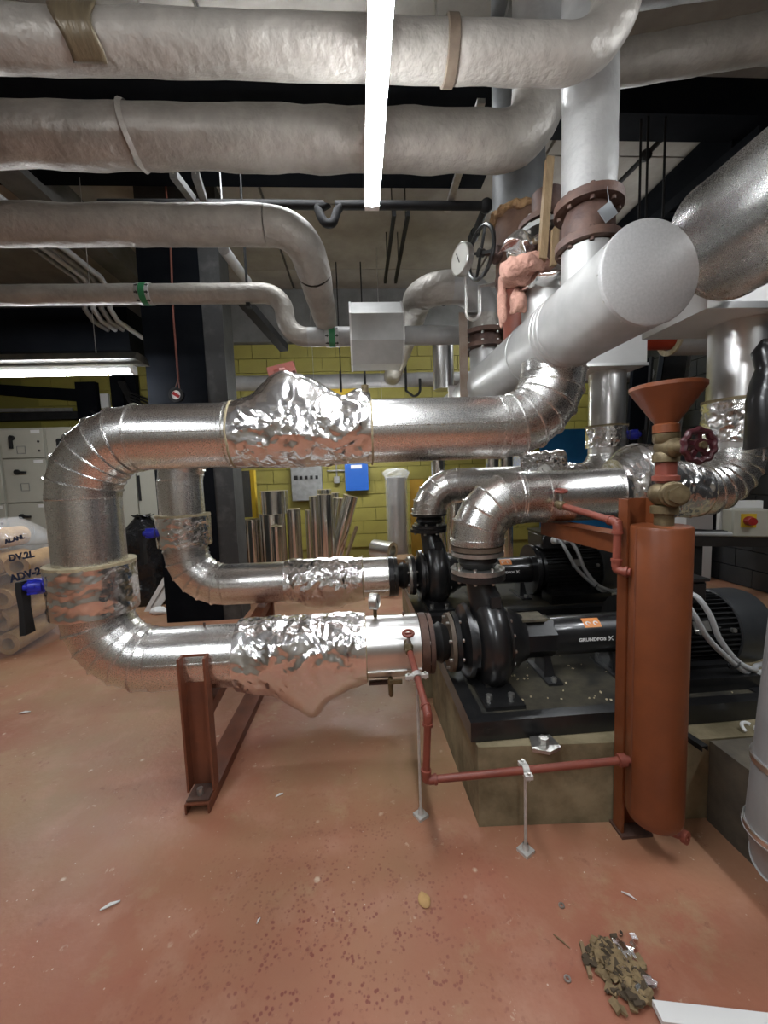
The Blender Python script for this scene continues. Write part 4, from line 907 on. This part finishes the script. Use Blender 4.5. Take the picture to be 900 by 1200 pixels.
# black iron pipe with a dip
bp_ = thing('iron_pipe', 'black iron pipe with a U-shaped dip, high under the ceiling', 'pipe', (-.2, 3.4, 3.65))
zb = 3.655
pth = [Vector((-1.9, 3.4, zb)), Vector((-.30, 3.4, zb)), Vector((-.245, 3.4, zb-.02)), Vector((-.215, 3.4, zb-.09)), Vector((-.18, 3.4, zb-.135)), Vector((-.125, 3.4, zb-.13)), Vector((-.095, 3.4, zb-.06)), Vector((-.06, 3.4, zb-.01)), Vector((0, 3.4, zb)), Vector((1.10, 3.4, zb))]
MB().tube(spline(pth, 5), .034, 14).build('pipe_length', 'blackmatte', bp_)
MB().ball((1.12, 3.4, zb), .055, 16, 10).build('elbow', 'blackmatte', bp_)
MB().tube([(1.12, 3.4, zb), (1.15, 4.3, zb-.02), (1.15, 5.2, zb-.02)], .032, 14).build('pipe_length', 'blackmatte', bp_)
MB().cyl((1.135, 3.75, zb), (1.135, 3.85, zb), .045, 14).build('collar', 'blackmatte', bp_)
st_ = thing('strip_channel', 'bright galvanised strip hanging below the second lagged pipe', 'strut', (1.0, 3.1, 4.0))
MB().bar(at(564, 118, 2.6), at(524, 247, 3.5), .05, .03).build('channel', 'steel', st_); MB().bar(at(604, 0, 2.2), at(585, 70, 2.5), .06, .04).build('dark_channel', 'greysteel', st_)
for dx, lab in ((0, 'left'), (.14, 'right')):
    a_ = at(462, 250, 4.2)+Vector((dx, 0, 0)); tag(MB().bar(a_, Vector((a_.x, 5.6, a_.z)), .035, .05).cyl((a_.x, 5.2, a_.z), (a_.x, 5.2, 4.49), .006, 8).cyl((a_.x, 4.4, a_.z), (a_.x, 4.4, 4.49), .006, 8).build('hanging_rail', 'blackmatte', loc=a_), lab+' one of two thin dark rails under the ceiling beyond the hanging batten', 'rail', 'thin ceiling rails')
ctr = thing('cable_tray', 'dark cable tray running between the two highest lagged pipes and the ceiling', 'tray', (-1, 2.7, 4))
MB().box((-1.6, 2.75, 3.98), (5.2, .34, .02)).build('tray_bed', 'navy', ctr)
for y in (2.58, 2.92): MB().box((-1.6, y, 4.01), (5.2, .012, .07)).build('tray_side', 'navy', ctr)
for x in (-3, -1.2, .6): MB().cyl((x, 2.75, 3.97), (x, 2.75, 4.48), .006, 8).build('hanger', 'steel', ctr)
for i, (px, py0, py1) in enumerate(((749, 205, 258), (757, 178, 262), (777, 170, 255))):
    p = at(px, py1, 3.25); q = Vector((p.x, p.y, 4.5 if i else 4.2))
    tag(MB().tube([p, q], .009, 8).build('hanger_rod', 'blackmatte', loc=p), ['shortest of three', 'middle of three', 'rightmost of three'][i]+' thin dark rods hanging at the upper right', 'rod', 'thin dark hanger rods')
sl_ = thing('sprinkler_pipe', 'thin dark pipe running away under the ceiling slabs at the upper right', 'pipe', (2.6, 3, 4.4))
MB().tube([at(815, 122, 3.3), at(757, 182, 3.75), at(700, 240, 4.4)], .022, 10).build('pipe_length', 'blackmatte', sl_); MB().ball(at(757, 182, 3.74), .05, 12, 8).build('tee', 'blackmatte', sl_)
lad = thing('cable_ladder', 'dark cable ladder sloping away at the upper right', 'tray', (3.1, 4, 4))
a_ = at(900, 155, 2.9); b_ = at(712, 305, 5.2)
for k in (-1, 1): MB().bar(a_+Vector((.16*k+.1, 0, 0)), b_+Vector((.16*k+.1, 0, 0)), .02, .09).build('side_rail', 'navy', lad)
for k in range(14): p = a_.lerp(b_, (k+.5)/14)+Vector((.1, 0, -.02)); MB().bar(p-Vector((.16, 0, 0)), p+Vector((.16, 0, 0)), .03, .02).build('rung', 'navy', lad)
# hanging emergency pull
pc = thing('pull_cord', 'round red and white pull toggle on a long red-brown cord before the black column', 'cord', (-1.75, 4.2, 2.4))
e_ = at(207, 463, 4.2); m_ = at(209, 445, 4.2); t_ = at(200, 292, 4.2)
MB().tube([Vector((t_.x, 4.2, 4.5)), t_, at(203, 370, 4.2), m_], .010, 8).build('cord', 'cord', pc)
for k in (-1, 1): MB().tube([m_, m_.lerp(e_, .6)+Vector((.022*k, 0, 0)), e_+Vector((.03*k, 0, .02))], .006, 6).build('cord_loop', 'cord', pc)
MB().lathe([(.045, -.02), (.072, -.02), (.072, .02), (.045, .02)], e_, (0, 1, 0), 28, closed=True).build('toggle_ring', 'black', pc)
MB().cyl(e_+Vector((0, -.012, 0)), e_+Vector((0, .012, 0)), .05, 24).build('toggle_face', 'white', pc)
MB().bar(e_+Vector((-.03, -.015, .02)), e_+Vector((.03, -.015, -.02)), .004, .03).build('red_mark', 'signred', pc)

# ------------------------------------------------------------------ sacks at the left
offs = []
k = 0
wh = ['bottom', 'second', 'third', 'fourth', 'fifth']
for row in range(5):
    for c_ in range(3):
        x = -3.66+.20*c_+.05*(row % 2); z = .13+.225*row; y = 3.95+.05*((row+c_) % 2)
        if row == 4 and c_ == 2: continue
        a = Vector((random.uniform(-.25, .25), -1, random.uniform(-.12, .12)))
        o = Vector((x, y+.26, z))
        t = MB().lathe([(.055, 0), (.098, 0), (.098, .50), (.055, .50)], o, a, 24, closed=True).shake(.006, 14)
        tag(t.build('lagging_offcut', 'kraft', loc=o), 'beige lagging offcut in the clear sack, %s row up, %s in the row' % (wh[row], ['left end', 'middle', 'right end'][c_]), 'offcut', 'beige lagging offcuts in the clear sack')
b = MB(); rings = []
for i in range(26):
    u = i/25; z = .01+1.22*u; ring = []
    for j in range(40):
        g = 2*PI*j/40; rx = .47*(1-.10*u-.65*max(0, u-.86)/.14*.8); ry = .40*(1-.08*u-.6*max(0, u-.86)/.14*.8)
        if u < .04: rx *= .93; ry *= .93
        n_ = noise.noise(Vector((math.cos(g)*2, math.sin(g)*2, z*4)))*.05
        ring.append(Vector((-3.46+.05*u+math.cos(g)*(rx+n_), 3.95+math.sin(g)*(ry+n_), z)))
    rings.append(ring)
b.loft(rings, False, False, True)
sk = thing('plastic_sack', 'clear plastic sack with dark blue print, full of beige lagging offcuts', 'sack', (-3.45, 3.95, 0))
b.build('film', 'film', sk, sharp=80)
for body, px, py, sz, tl in (('AL.ANL', 17, 632, .045, 15), ('DV.2L', 25, 652, .075, 8), ('ADV-2L', 33, 673, .085, 14)):
    p = at(px, py, 3.56+.0012*abs(px-25)); c_, s_ = math.cos(R(tl)), math.sin(R(tl))
    text_on(sk, body, sz, p, (c_, .12, s_), (-s_, .05, c_), 'bagprint', .004, name='print')
bb = thing('bin_bag', 'knotted black bin bag in front of the grey two-door cabinet', 'bag', (-2.72, 5.2, 0))
rings = []
for i in range(24):
    u = i/23; z = .005+1.10*u; rr = .30*(1-.15*u) if u < .82 else .255*(1-(u-.82)/.18*.72)
    rr *= .9 if u < .03 else 1
    rings.append([Vector((-2.70-.03*u+math.cos(2*PI*j/36)*rr*(1+.16*noise.noise(Vector((j*.35, z*5, 1)))), 5.2+math.sin(2*PI*j/36)*rr*.8, z)) for j in range(36)])
b = MB(); b.loft(rings, False, True, True); b.shake(.06, 5); b.build('bag', 'binbag', bb, sharp=70)
b = MB()
for k in range(5): g = 1.2*k; b.prism([Vector((-2.73, 5.2, 1.07)), Vector((-2.73+.14*math.cos(g), 5.2+.1*math.sin(g), 1.12)), Vector((-2.73+.12*math.cos(g+.9), 5.2+.1*math.sin(g+.9), 1.10))], (0, .01, .012))
stuff(b.build('knot_ears', 'binbag', bb))
f0 = at(166, 690, 4.8); f0.z = 0; f1 = at(212, 640, 4.8); nv = Vector((-(f1-f0).z, 0, (f1-f0).x)).normalized()
lp = thing('white_board', 'grooved white board leaning by the foot of the black column', 'board', f0)
MB().prism([f0, f1, f1-nv*.17, f0-nv*.0+Vector((.16, 0, 0))], (0, .02, 0)).build('board', 'white', lp)
MB().bar(f0.lerp(f1, .1)-nv*.05-Vector((0, .002, 0)), f1-nv*.07-Vector((0, .002, 0)), .004, .014, up=nv).build('groove', 'greysteel', lp)
tag(MB().ball((at(184, 690, 4.7).x, 4.7, .03), 1, 20, 10, (.10, .07, .04)).shake(.025, 15).build('rag', 'white', loc=(at(184, 690, 4.7).x, 4.7, 0)), 'pale crumpled rag on the floor at the foot of the white board', 'rag')

# ------------------------------------------------------------------ lagging sections and clutter by the back wall
def section(x0, x1, ytop, Y, zb, label, lean=0., m='clad_smooth', name='lagging_section', zt=None):
    a_ = at(x0, ytop, Y); b_ = at(x1, ytop, Y); r_ = (b_.x-a_.x)/2; zt = a_.z if zt is None else zt
    base = Vector(((a_.x+b_.x)/2-lean, Y, zb)); top = Vector(((a_.x+b_.x)/2, Y, zt)); d = top-base; L_ = d.length
    if lean: base.z += r_*abs(d.x)/L_
    t = thing(name, label, 'lagging', base, 'foil-faced lagging sections by the back wall')
    MB().lathe([(r_*.62, 0), (r_, 0), (r_, L_), (r_*.62, L_)], base, top-base, 32, closed=True).build('foil_shell', 'clad_bright', t)
    MB().ring(base+d*((L_-.002)/L_), base+d*((L_+.004)/L_), r_*.62, r_*.985, 32).build('cut_end', 'seal', t)
    return top
tz = section(303, 334, 603, 5.3, 0, 'widest foil lagging section standing on the floor, with a shorter one stacked on it')
section(305, 337, 576, 5.32, tz.z+.006, 'short foil lagging section stacked on the widest standing one')
section(317, 331, 617, 5.05, 0, 'thin foil lagging section standing in front of the widest one')
tq = section(286, 304, 609, 5.35, 0, 'foil lagging section standing next to the column, under the yellow-edged slab')
section(335, 352, 597, 5.4, 0, 'foil lagging section standing just right of the stacked pair')
section(357, 366, 598, 5.6, 0, 'narrowest foil lagging section, left edge of the middle cluster')
section(362, 376, 582, 5.45, 0, 'tall narrow foil lagging section in the middle cluster, behind the front one')
section(371, 390, 580, 5.05, 0, 'foil lagging section at the front of the middle cluster')
section(372, 388, 574, 5.82, 0, 'tallest foil lagging section, at the back of the middle cluster')
section(384, 398, 578, 6.05, 0, 'foil lagging section standing behind the leaning ones')
section(387, 403, 585, 5.62, 0, 'foil lagging section leaning a little right, nearest the middle cluster', lean=.18)
section(402, 419, 584, 5.28, 0, 'foil lagging section leaning most steeply to the right', lean=.36)
section(505, 521, 540, 5.5, 0, 'foil lagging section standing alone behind the farther pump elbow')
section(523, 545, 575, 5.2, 0, 'foil lagging section standing behind the nearer delivery elbow')
section(569, 584, 534, 5.5, 0, 'left one of the tall foil lagging pair behind the delivery pipes')
section(584, 600, 533, 5.6, 0, 'right one of the tall foil lagging pair behind the delivery pipes')
a_ = at(283, 553, 5.35); b_ = at(299, 610, 5.35)
ys = thing('lagging_slab', 'foil-faced lagging slab with a bright yellow edge, standing against the column side', 'lagging', (a_.x, 5.35, tq.z))
MB().box(((a_.x+b_.x)/2-.03, 5.38, (a_.z+tq.z)/2+.02), (.14, .10, a_.z-tq.z-.02)).shake(.006, 15).build('slab', 'foil', ys)
MB().box(((a_.x+b_.x)/2+.068, 5.38, (a_.z+tq.z)/2+.02), (.05, .10, a_.z-tq.z)).build('yellow_edge', 'yellow', ys)
def lying(c, d, L_, r_, label):
    c = Vector(c); d = Vector(d).normalized(); t = thing('lagging_section', label, 'lagging', c, 'foil-faced lagging sections by the back wall')
    MB().lathe([(r_*.6, 0), (r_, 0), (r_, L_), (r_*.6, L_)], c, d, 28, closed=True).build('foil_shell', 'clad_smooth', t); MB().ring(c-d*.004, c, r_*.6, r_*.98, 28).build('cut_end', 'seal', t)
p = at(445, 635, 5.2)
tag(MB().box((p.x+.25, 5.35, .20), (.42, .36, .40)).build('cardboard_box', 'cardboard', loc=(p.x+.25, 5.35, 0)), 'closed brown cardboard box under a lagging offcut near the back wall', 'box')
lying((p.x+.16, 5.14, .525), (-.75, .6, .05), .30, .12, 'short foil lagging offcut lying on the cardboard box, its cut end facing out')
tag(MB().box((p.x+.62, 5.3, .16), (.26, .26, .32)).build('cardboard_box', 'cardboard', loc=(p.x+.6, 5.3, 0)), 'smaller cardboard box right of the one carrying the lagging offcut', 'box')
tag(MB().box((p.x+.62, 5.28, .36), (.27, .24, .06)).shake(.02, 12).build('printed_packet', mat('red_white_print', (.30, .06, .04), .6, 0, (.5, .45, .4), 12), loc=(p.x+.62, 5.28, .33)), 'red and white printed packet on the smaller cardboard box', 'packet')
tag(MB().ball((p.x-.18, 5.15, .16), 1, 28, 16, (.30, .2, .16)).shake(.09, 7).build('crumpled_film', 'film', loc=(p.x-.18, 5.15, 0)), 'crumpled clear film on the floor left of the cardboard box', 'film')
tag(MB().ball((p.x+.10, 4.95, .14), 1, 24, 14, (.12, .1, .13)).shake(.05, 9).build('crumpled_foil', 'foil', loc=(p.x+.1, 4.95, 0)), 'crumpled ball of foil on the floor in front of the cardboard box', 'foil')
tag(MB().bar(at(402, 664, 5.0), at(418, 617, 5.3), .03, .04).build('timber_batten', 'stick', loc=at(402, 664, 5.0)), 'short raw timber batten leaning among the lagging sections', 'timber')
wl = thing('wrapped_bundle', 'tall lagging bundle wrapped in clear film, standing near the ochre board', 'bundle', at(464, 640, 5.78))
a_ = at(451, 560, 5.78); b_ = at(477, 560, 5.78); r_ = (b_.x-a_.x)/2
MB().cyl(((a_.x+b_.x)/2, 5.78, 0), ((a_.x+b_.x)/2, 5.78, a_.z), r_*.85, 24).build('lagging', 'clad_smooth', wl)
MB().cyl(((a_.x+b_.x)/2, 5.78, .01), ((a_.x+b_.x)/2, 5.78, a_.z+.03), r_*1.0, 24).build('film_wrap', 'film', wl)
MB().ball(((a_.x+b_.x)/2, 5.78, a_.z+.05), 1, 24, 12, (r_*1.2, r_, .08)).shake(.06, 11).build('film_top', 'film', wl)
a_ = at(480, 562, 5.9); b_ = at(496, 562, 5.9)
tag(MB().box(((a_.x+b_.x)/2, 5.9, a_.z/2), (b_.x-a_.x, .05, a_.z)).build('board', mat('ochre_board', (.42, .25, .02), .6, 0, (.36, .2, .02), 4), loc=((a_.x+b_.x)/2, 5.9, 0)), 'tall ochre board standing beside the film-wrapped bundle', 'board')
# on the yellow wall
a_ = at(341, 546, 6.72); b_ = at(379, 586, 6.72)
cp = thing('switch_cabinet', 'grey wall panel with a row of five small black switches on the yellow wall', 'panel', ((a_.x+b_.x)/2, 6.75, b_.z))
bx_o = MB().box(((a_.x+b_.x)/2, 6.71, (a_.z+b_.z)/2), (b_.x-a_.x, .14, a_.z-b_.z)).build('enclosure', 'greysteel', cp); bx_o.modifiers.new('b', 'BEVEL').width = .01
for k in range(5): MB().box((a_.x+.08+.085*k, 6.635, a_.z-.20), (.06 if k == 0 else .045, .02, .07 if k == 0 else .055)).build('switch', 'black', cp)
a_ = at(404, 544, 6.72); b_ = at(432, 574, 6.72)
bo = thing('blue_box', 'blue wall box with a white label, right of the grey switch panel', 'box', ((a_.x+b_.x)/2, 6.75, b_.z))
MB().box(((a_.x+b_.x)/2, 6.71, (a_.z+b_.z)/2), (b_.x-a_.x, .13, a_.z-b_.z)).build('case', 'bluebox', bo); MB().box(((a_.x+b_.x)/2, 6.643, a_.z-.05), (.18, .006, .06)).build('label_strip', 'white', bo)
a_ = at(383, 552, 6.74)
MBc = thing('conduit_drop', 'thin conduit drop with a small grey switch between the grey panel and the blue box', 'conduit', a_)
MB().tube([a_, a_+Vector((.30, 0, 0))], .012, 8).tube([a_+Vector((.16, 0, .3)), a_+Vector((.16, 0, -.1))], .012, 8).build('conduit', 'greysteel', MBc); MB().box(a_+Vector((.16, -.01, -.15)), (.09, .07, .11)).build('switch', 'greysteel', MBc)
a_ = at(386, 455, 6.74)
tag(MB().box(a_+Vector((.2, 0, -.12)), (.46, .02, .24)).build('yellow_sign', 'yellow', loc=a_+Vector((.2, 0, -.12))), 'plain bright yellow sign on the wall above the foil-wrapped valve', 'sign')
# blue board, dark uprights at the right rear
a_ = at(640, 503, 6.5); tag(MB().box((3.80, 6.6, a_.z/2), (1.5, .06, a_.z)).build('blue_board', 'bluepanel', loc=(3.8, 6.6, 0)), 'large blue board standing against the back wall behind the foil-wrapped valves', 'board')
ct = thing('cable_tray', 'tall dark sloping cable tray behind the orange funnel', 'tray', at(760, 560, 4.6))
p, q = at(752, 600, 4.5), at(792, 400, 4.9); p.z = 0
MB().bar(p, q, .34, .05, up=(0, 1, 0)).build('tray_bed', 'cover', ct); 
for k, mm in ((-.17, 'navy'), (.17, 'steel')): MB().bar(p+Vector((k, -.03, 0)), q+Vector((k, -.03, 0)), .012, .08, up=(0, 1, 0)).build('tray_side', mm, ct)
ct2 = thing('cable_tray', 'narrow dark upright cable tray behind the farther riser', 'tray', at(738, 560, 5.2))
p, q = at(736, 600, 5.2), at(752, 420, 5.4); p.z = 0
MB().bar(p, q, .26, .06, up=(0, 1, 0)).build('tray_bed', 'navy', ct2); MB().bar(p+Vector((.1, -.05, 0)), q+Vector((.1, -.05, 0)), .03, .05).build('tray_side', 'blackmatte', ct2)
# rail with isolator
ra_ = thing('steel_rail', 'black steel rail on legs at the right, carrying the grey isolator', 'rail', (2.6, 2.7, 0))
p, q = Vector((2.10, 2.86, .955)), Vector((3.6, 2.30, .965))
MB().bar(p, q, .10, .07).build('rail', 'black', ra_)
for u in (.22, .95): v = p.lerp(q, u); MB().bar((v.x, v.y, .47 if v.x < 2.5 else (.36 if v.y < 2.5 and v.x < 3.1 else 0)), (v.x, v.y, .93), .05, .05).build('leg', 'blackmatte', ra_)
for k in range(3): MB().tube([p+Vector((.02, -.02*k, .05+.02*k)), p.lerp(q, .3)+Vector((0, .05*k-.06, .055)), p.lerp(q, .75)+Vector((0, .04*k-.06, .055))], .017, 10).build('cable', 'black' if k else 'conduit', ra_)
MB().tube([p+Vector((-.04, 0, .05)), p+Vector((.05, -.02, .05)), p+Vector((.10, -.02, .10)), p+Vector((.09, 0, .18))], .024, 10).build('conduit_bend', 'conduit', ra_)
isl = thing('isolator', 'grey isolator box with a red rotary knob on a yellow plate', 'switch', (2.68, 2.6, 1.0))
rot = Matrix.Rotation(R(-22), 3, 'Z'); ce_ = Vector((2.70, 2.64, 1.09))
ib = MB().box(ce_, (.22, .16, .19), rot).build('enclosure', 'grey_enamel', isl); ib.modifiers.new('b', 'BEVEL').width = .01
MB().box(ce_+rot @ Vector((0, .09, .02)), (.25, .05, .25), rot).build('back_case', 'white', isl)
pl_ = MB().box(ce_+rot @ Vector((-.02, -.083, .02)), (.085, .008, .095), rot).build('yellow_plate', 'yellow', isl)
MB().lathe([(.032, 0), (.032, .02), (.026, .03), (.026, .055), (0, .057)], ce_+rot @ Vector((-.02, -.086, .02)), rot @ Vector((0, -1, 0)), 20).build('red_knob', 'signred', isl)
me_ = thing('flow_meter', 'white-rimmed round meter at the frame edge beside the grey isolator', 'meter', (2.93, 2.45, 1.0))
MB().lathe([(0, 0), (.115, 0), (.12, .02), (.12, .07), (.095, .08), (.09, .06), (0, .06)], (2.90, 2.54, 1.13), (-.25, -1, .05), 32).build('rim', 'white', me_); MB().cyl((2.893, 2.482, 1.133), (2.889, 2.466, 1.134), .085, 24).build('dial_face', 'cover', me_)
MB().box((2.91, 2.55, 1.005), (.07, .06, .06)).build('foot', 'grey_enamel', me_)
# hanging black sleeve
hs = thing('rubber_sleeve', 'black wrapped sleeve hanging at the frame edge in front of the nearer riser', 'sleeve', (1.6, 1.5, 1.55))
c0 = at(895, 470, 1.5)
pth = [c0+Vector((.01, 0, .22)), c0+Vector((-.005, 0, .19)), c0+Vector((.01, 0, .13)), c0+Vector((.012, 0, .08)), c0+Vector((.005, 0, 0)), c0+Vector((.008, 0, -.10)), c0+Vector((.008, 0, -.185))]
MB().tube(pth, [.028, .040, .038, .052, .058, .060, .058], 24).shake(.007, 12).build('sleeve', 'black', hs, sharp=70)
MB().tube([c0+Vector((.01, 0, .21)), (c0.x+.01, 1.5, 2.20)], .004, 6).build('hanging_cord', 'blackmatte', hs)
MB().tube([c0+Vector((.02, .01, -.17)), c0+Vector((.022, .01, -.23))], .003, 6).build('loose_tie', 'white', hs)
# timber sticks stuck in beside the valve
ts = thing('timber_stick', 'longer raw timber stick wedged upright between the header valves', 'timber', (.93, 1.9, 2.5))
MB().bar(at(635, 305, 1.88), at(644, 186, 1.95), .034, .03).build('stick', 'stick', ts)
tag(MB().prism([at(646, 310, 1.86), at(653, 310, 1.86), at(656, 268, 1.86), at(652, 262, 1.86), at(648, 268, 1.86)], (0, .02, 0)).build('timber_stick', 'stick', loc=at(646, 310, 1.86)), 'shorter pointed timber stick beside the long upright one', 'timber')

# ------------------------------------------------------------------ bits on the floor and the plinths
rb = MB()
random.seed(3)
c0 = at(0, 0, 1)
A0, A1 = floor_at(700, 1108), floor_at(752, 1178)
def flake(c, s, h):
    m_ = Matrix.Rotation(random.uniform(0, 6.3), 3, 'Z') @ Matrix.Rotation(random.uniform(-.6, .6), 3, 'X')
    return [c + m_ @ Vector((x*s*random.uniform(.6, 1), y*s*random.uniform(.4, .9), z*h)) for z in (-1, 1) for x, y in ((-1, -1), (1, -1), (1, 1), (-1, 1))]
FB = [(3, 2, 1, 0), (4, 5, 6, 7), (0, 1, 5, 4), (1, 2, 6, 5), (2, 3, 7, 6), (3, 0, 4, 7)]
rub = thing('rubble_heap', 'swept heap of broken lagging and foil scraps beside the white plank', 'rubble', A0.lerp(A1, .5))
pm_ = [mat('brown_crumbs', (.15, .105, .055), .9, 0, (.28, .2, .1), 30), mat('dark_crumbs', (.07, .05, .03), .9), M['foil']]
for i, (nm, n_, s_) in enumerate((('brown_crumbs', 150, .016), ('dark_crumbs', 90, .013), ('foil_scraps', 46, .013))):
    b = MB()
    for k in range(n_):
        u = random.random(); off = random.gauss(0, .30)*.10*(1.15-.3*u)
        d_ = (A1-A0); nrm = Vector((-d_.y, d_.x, 0)).normalized()
        b.add(flake(A0+d_*u+nrm*(off+(.03 if i == 2 else 0))+Vector((0, 0, .008+.018*random.random()*(1 if abs(off) < .03 else .3))), s_*random.uniform(.4, 1.3), .004), FB)
    stuff(b.build(nm, pm_[i], rub))
o = floor_at(686, 1125); tag(MB().bar(floor_at(681, 1105, .008), floor_at(692, 1145, .008), .011, .012).build('wood_strip', 'stick', loc=o), 'short brown wood strip beside the swept rubble heap', 'timber')
p, q = floor_at(764, 1178, .012), floor_at(990, 1204, .012); dv = (q-p).normalized(); nv = Vector((-dv.y, dv.x, 0))
tag(MB().prism([p+nv*.0, p+nv*-.045+dv*.004, q-nv*.045, q], (0, 0, .018)).build('white_plank', 'white', loc=(p.x, p.y, 0)), 'white plank lying on the red floor at the lower right', 'plank')
def sliver(px0, py0, px1, py1, wd, label, m='white', name='paper_sliver', z=.004, zz=0.):
    p, q = floor_at(px0, py0, zz+z), floor_at(px1, py1, zz+z); nv = (q-p).cross(Vector((0, 0, 1))).normalized()*wd/2; mid = p.lerp(q, .5)+Vector((0, 0, .004))
    tag(MB().prism([p+nv*.3, p-nv*.3, mid-nv, q-nv*.2, q+nv*.2, mid+nv], (0, 0, .003)).build(name, m, loc=p), label, 'scrap')
sliver(117, 1067, 141, 1056, .014, 'long white paper sliver on the bare red floor in the left foreground')
sliver(22, 836, 36, 834, .02, 'small white paper sliver on the floor near the plastic sack')
sliver(728, 1045, 746, 1055, .006, 'thin white curl on the floor in front of the dosing cylinder')
sliver(323, 934, 332, 930, .012, 'small white paper sliver right of the brown support frame')
sliver(648, 1095, 668, 1112, .004, 'thin brown twig on the floor left of the rubble heap', 'stick', 'twig')
sliver(301, 1083, 305, 1076, .006, 'tiny pale splinter among the dark floor splashes', 'white')
for px, py, lab in ((665, 1148, 'small grey washer on the floor left of the rubble heap'), (658, 1062, 'small grey washer on the floor behind the twig')):
    o = floor_at(px, py); tag(MB().ring(o+Vector((0, 0, .001)), o+Vector((0, 0, .005)), .005, .010, 16).build('washer', 'steel', loc=o), lab, 'washer')
o = floor_at(497, 1056); tag(MB().ball(o+Vector((0, 0, .006)), 1, 14, 8, (.02, .03, .007)).shake(.008, 40).build('plaster_lump', 'kraft', loc=o), 'flat pale plaster lump on the floor in the middle foreground', 'scrap')
# on the plinth
o1, o2 = floor_at(800, 862, .367), floor_at(826, 880, .367)
sp_ = MB(); chan(sp_, (o1.x, o1.y, .388), (o2.x, o2.y, .388), .03, .022, .004, (0, 0, 1)); tag(sp_.build('strut_offcut', 'blackmatte', loc=o1), 'short black slotted strut offcut lying on the plinth behind the dosing cylinder', 'strut')
o = floor_at(797, 851, .372); tag(MB().box(o+Vector((.0, 0, .006)), (.05, .03, .014)).shake(.006, 30).build('wood_chip', 'stick', loc=o), 'yellow wood chip on the plinth beside the strut offcut', 'scrap')
o = floor_at(878, 857, .362)
cb = MB(); cb.tube(arc(o+Vector((0, 0, .012)), (-1, 0, 0), (0, 1, .5), .025, 8, -20, 140), .007, 8).bar(o+Vector((.02, 0, .015)), o+Vector((.05, -.03, .012)), .02, .012); tag(cb.build('pipe_clip', 'white', loc=o), 'broken white plastic clip on the oily plinth', 'clip')
o = floor_at(716, 786, .42); tag(MB().ball(o+Vector((0, .02, .06)), 1, 24, 14, (.06, .05, .06)).shake(.03, 12).build('polythene_scrap', 'film', loc=o), 'crumpled polythene scrap on the base frame below the guard', 'film')
random.seed(11); b = MB()
for k in range(90):
    b.add(flake(Vector((random.uniform(.55, 1.75), random.uniform(1.68, 2.3), .443)), random.uniform(.002, .007), .002), FB)
ds = b.build('dust_flakes', mat('pale_flakes', (.5, .42, .28), .8), loc=(1.1, 2, .42)); tag(ds, 'pale flakes of debris scattered over the nearer base plate', 'debris'); stuff(ds)
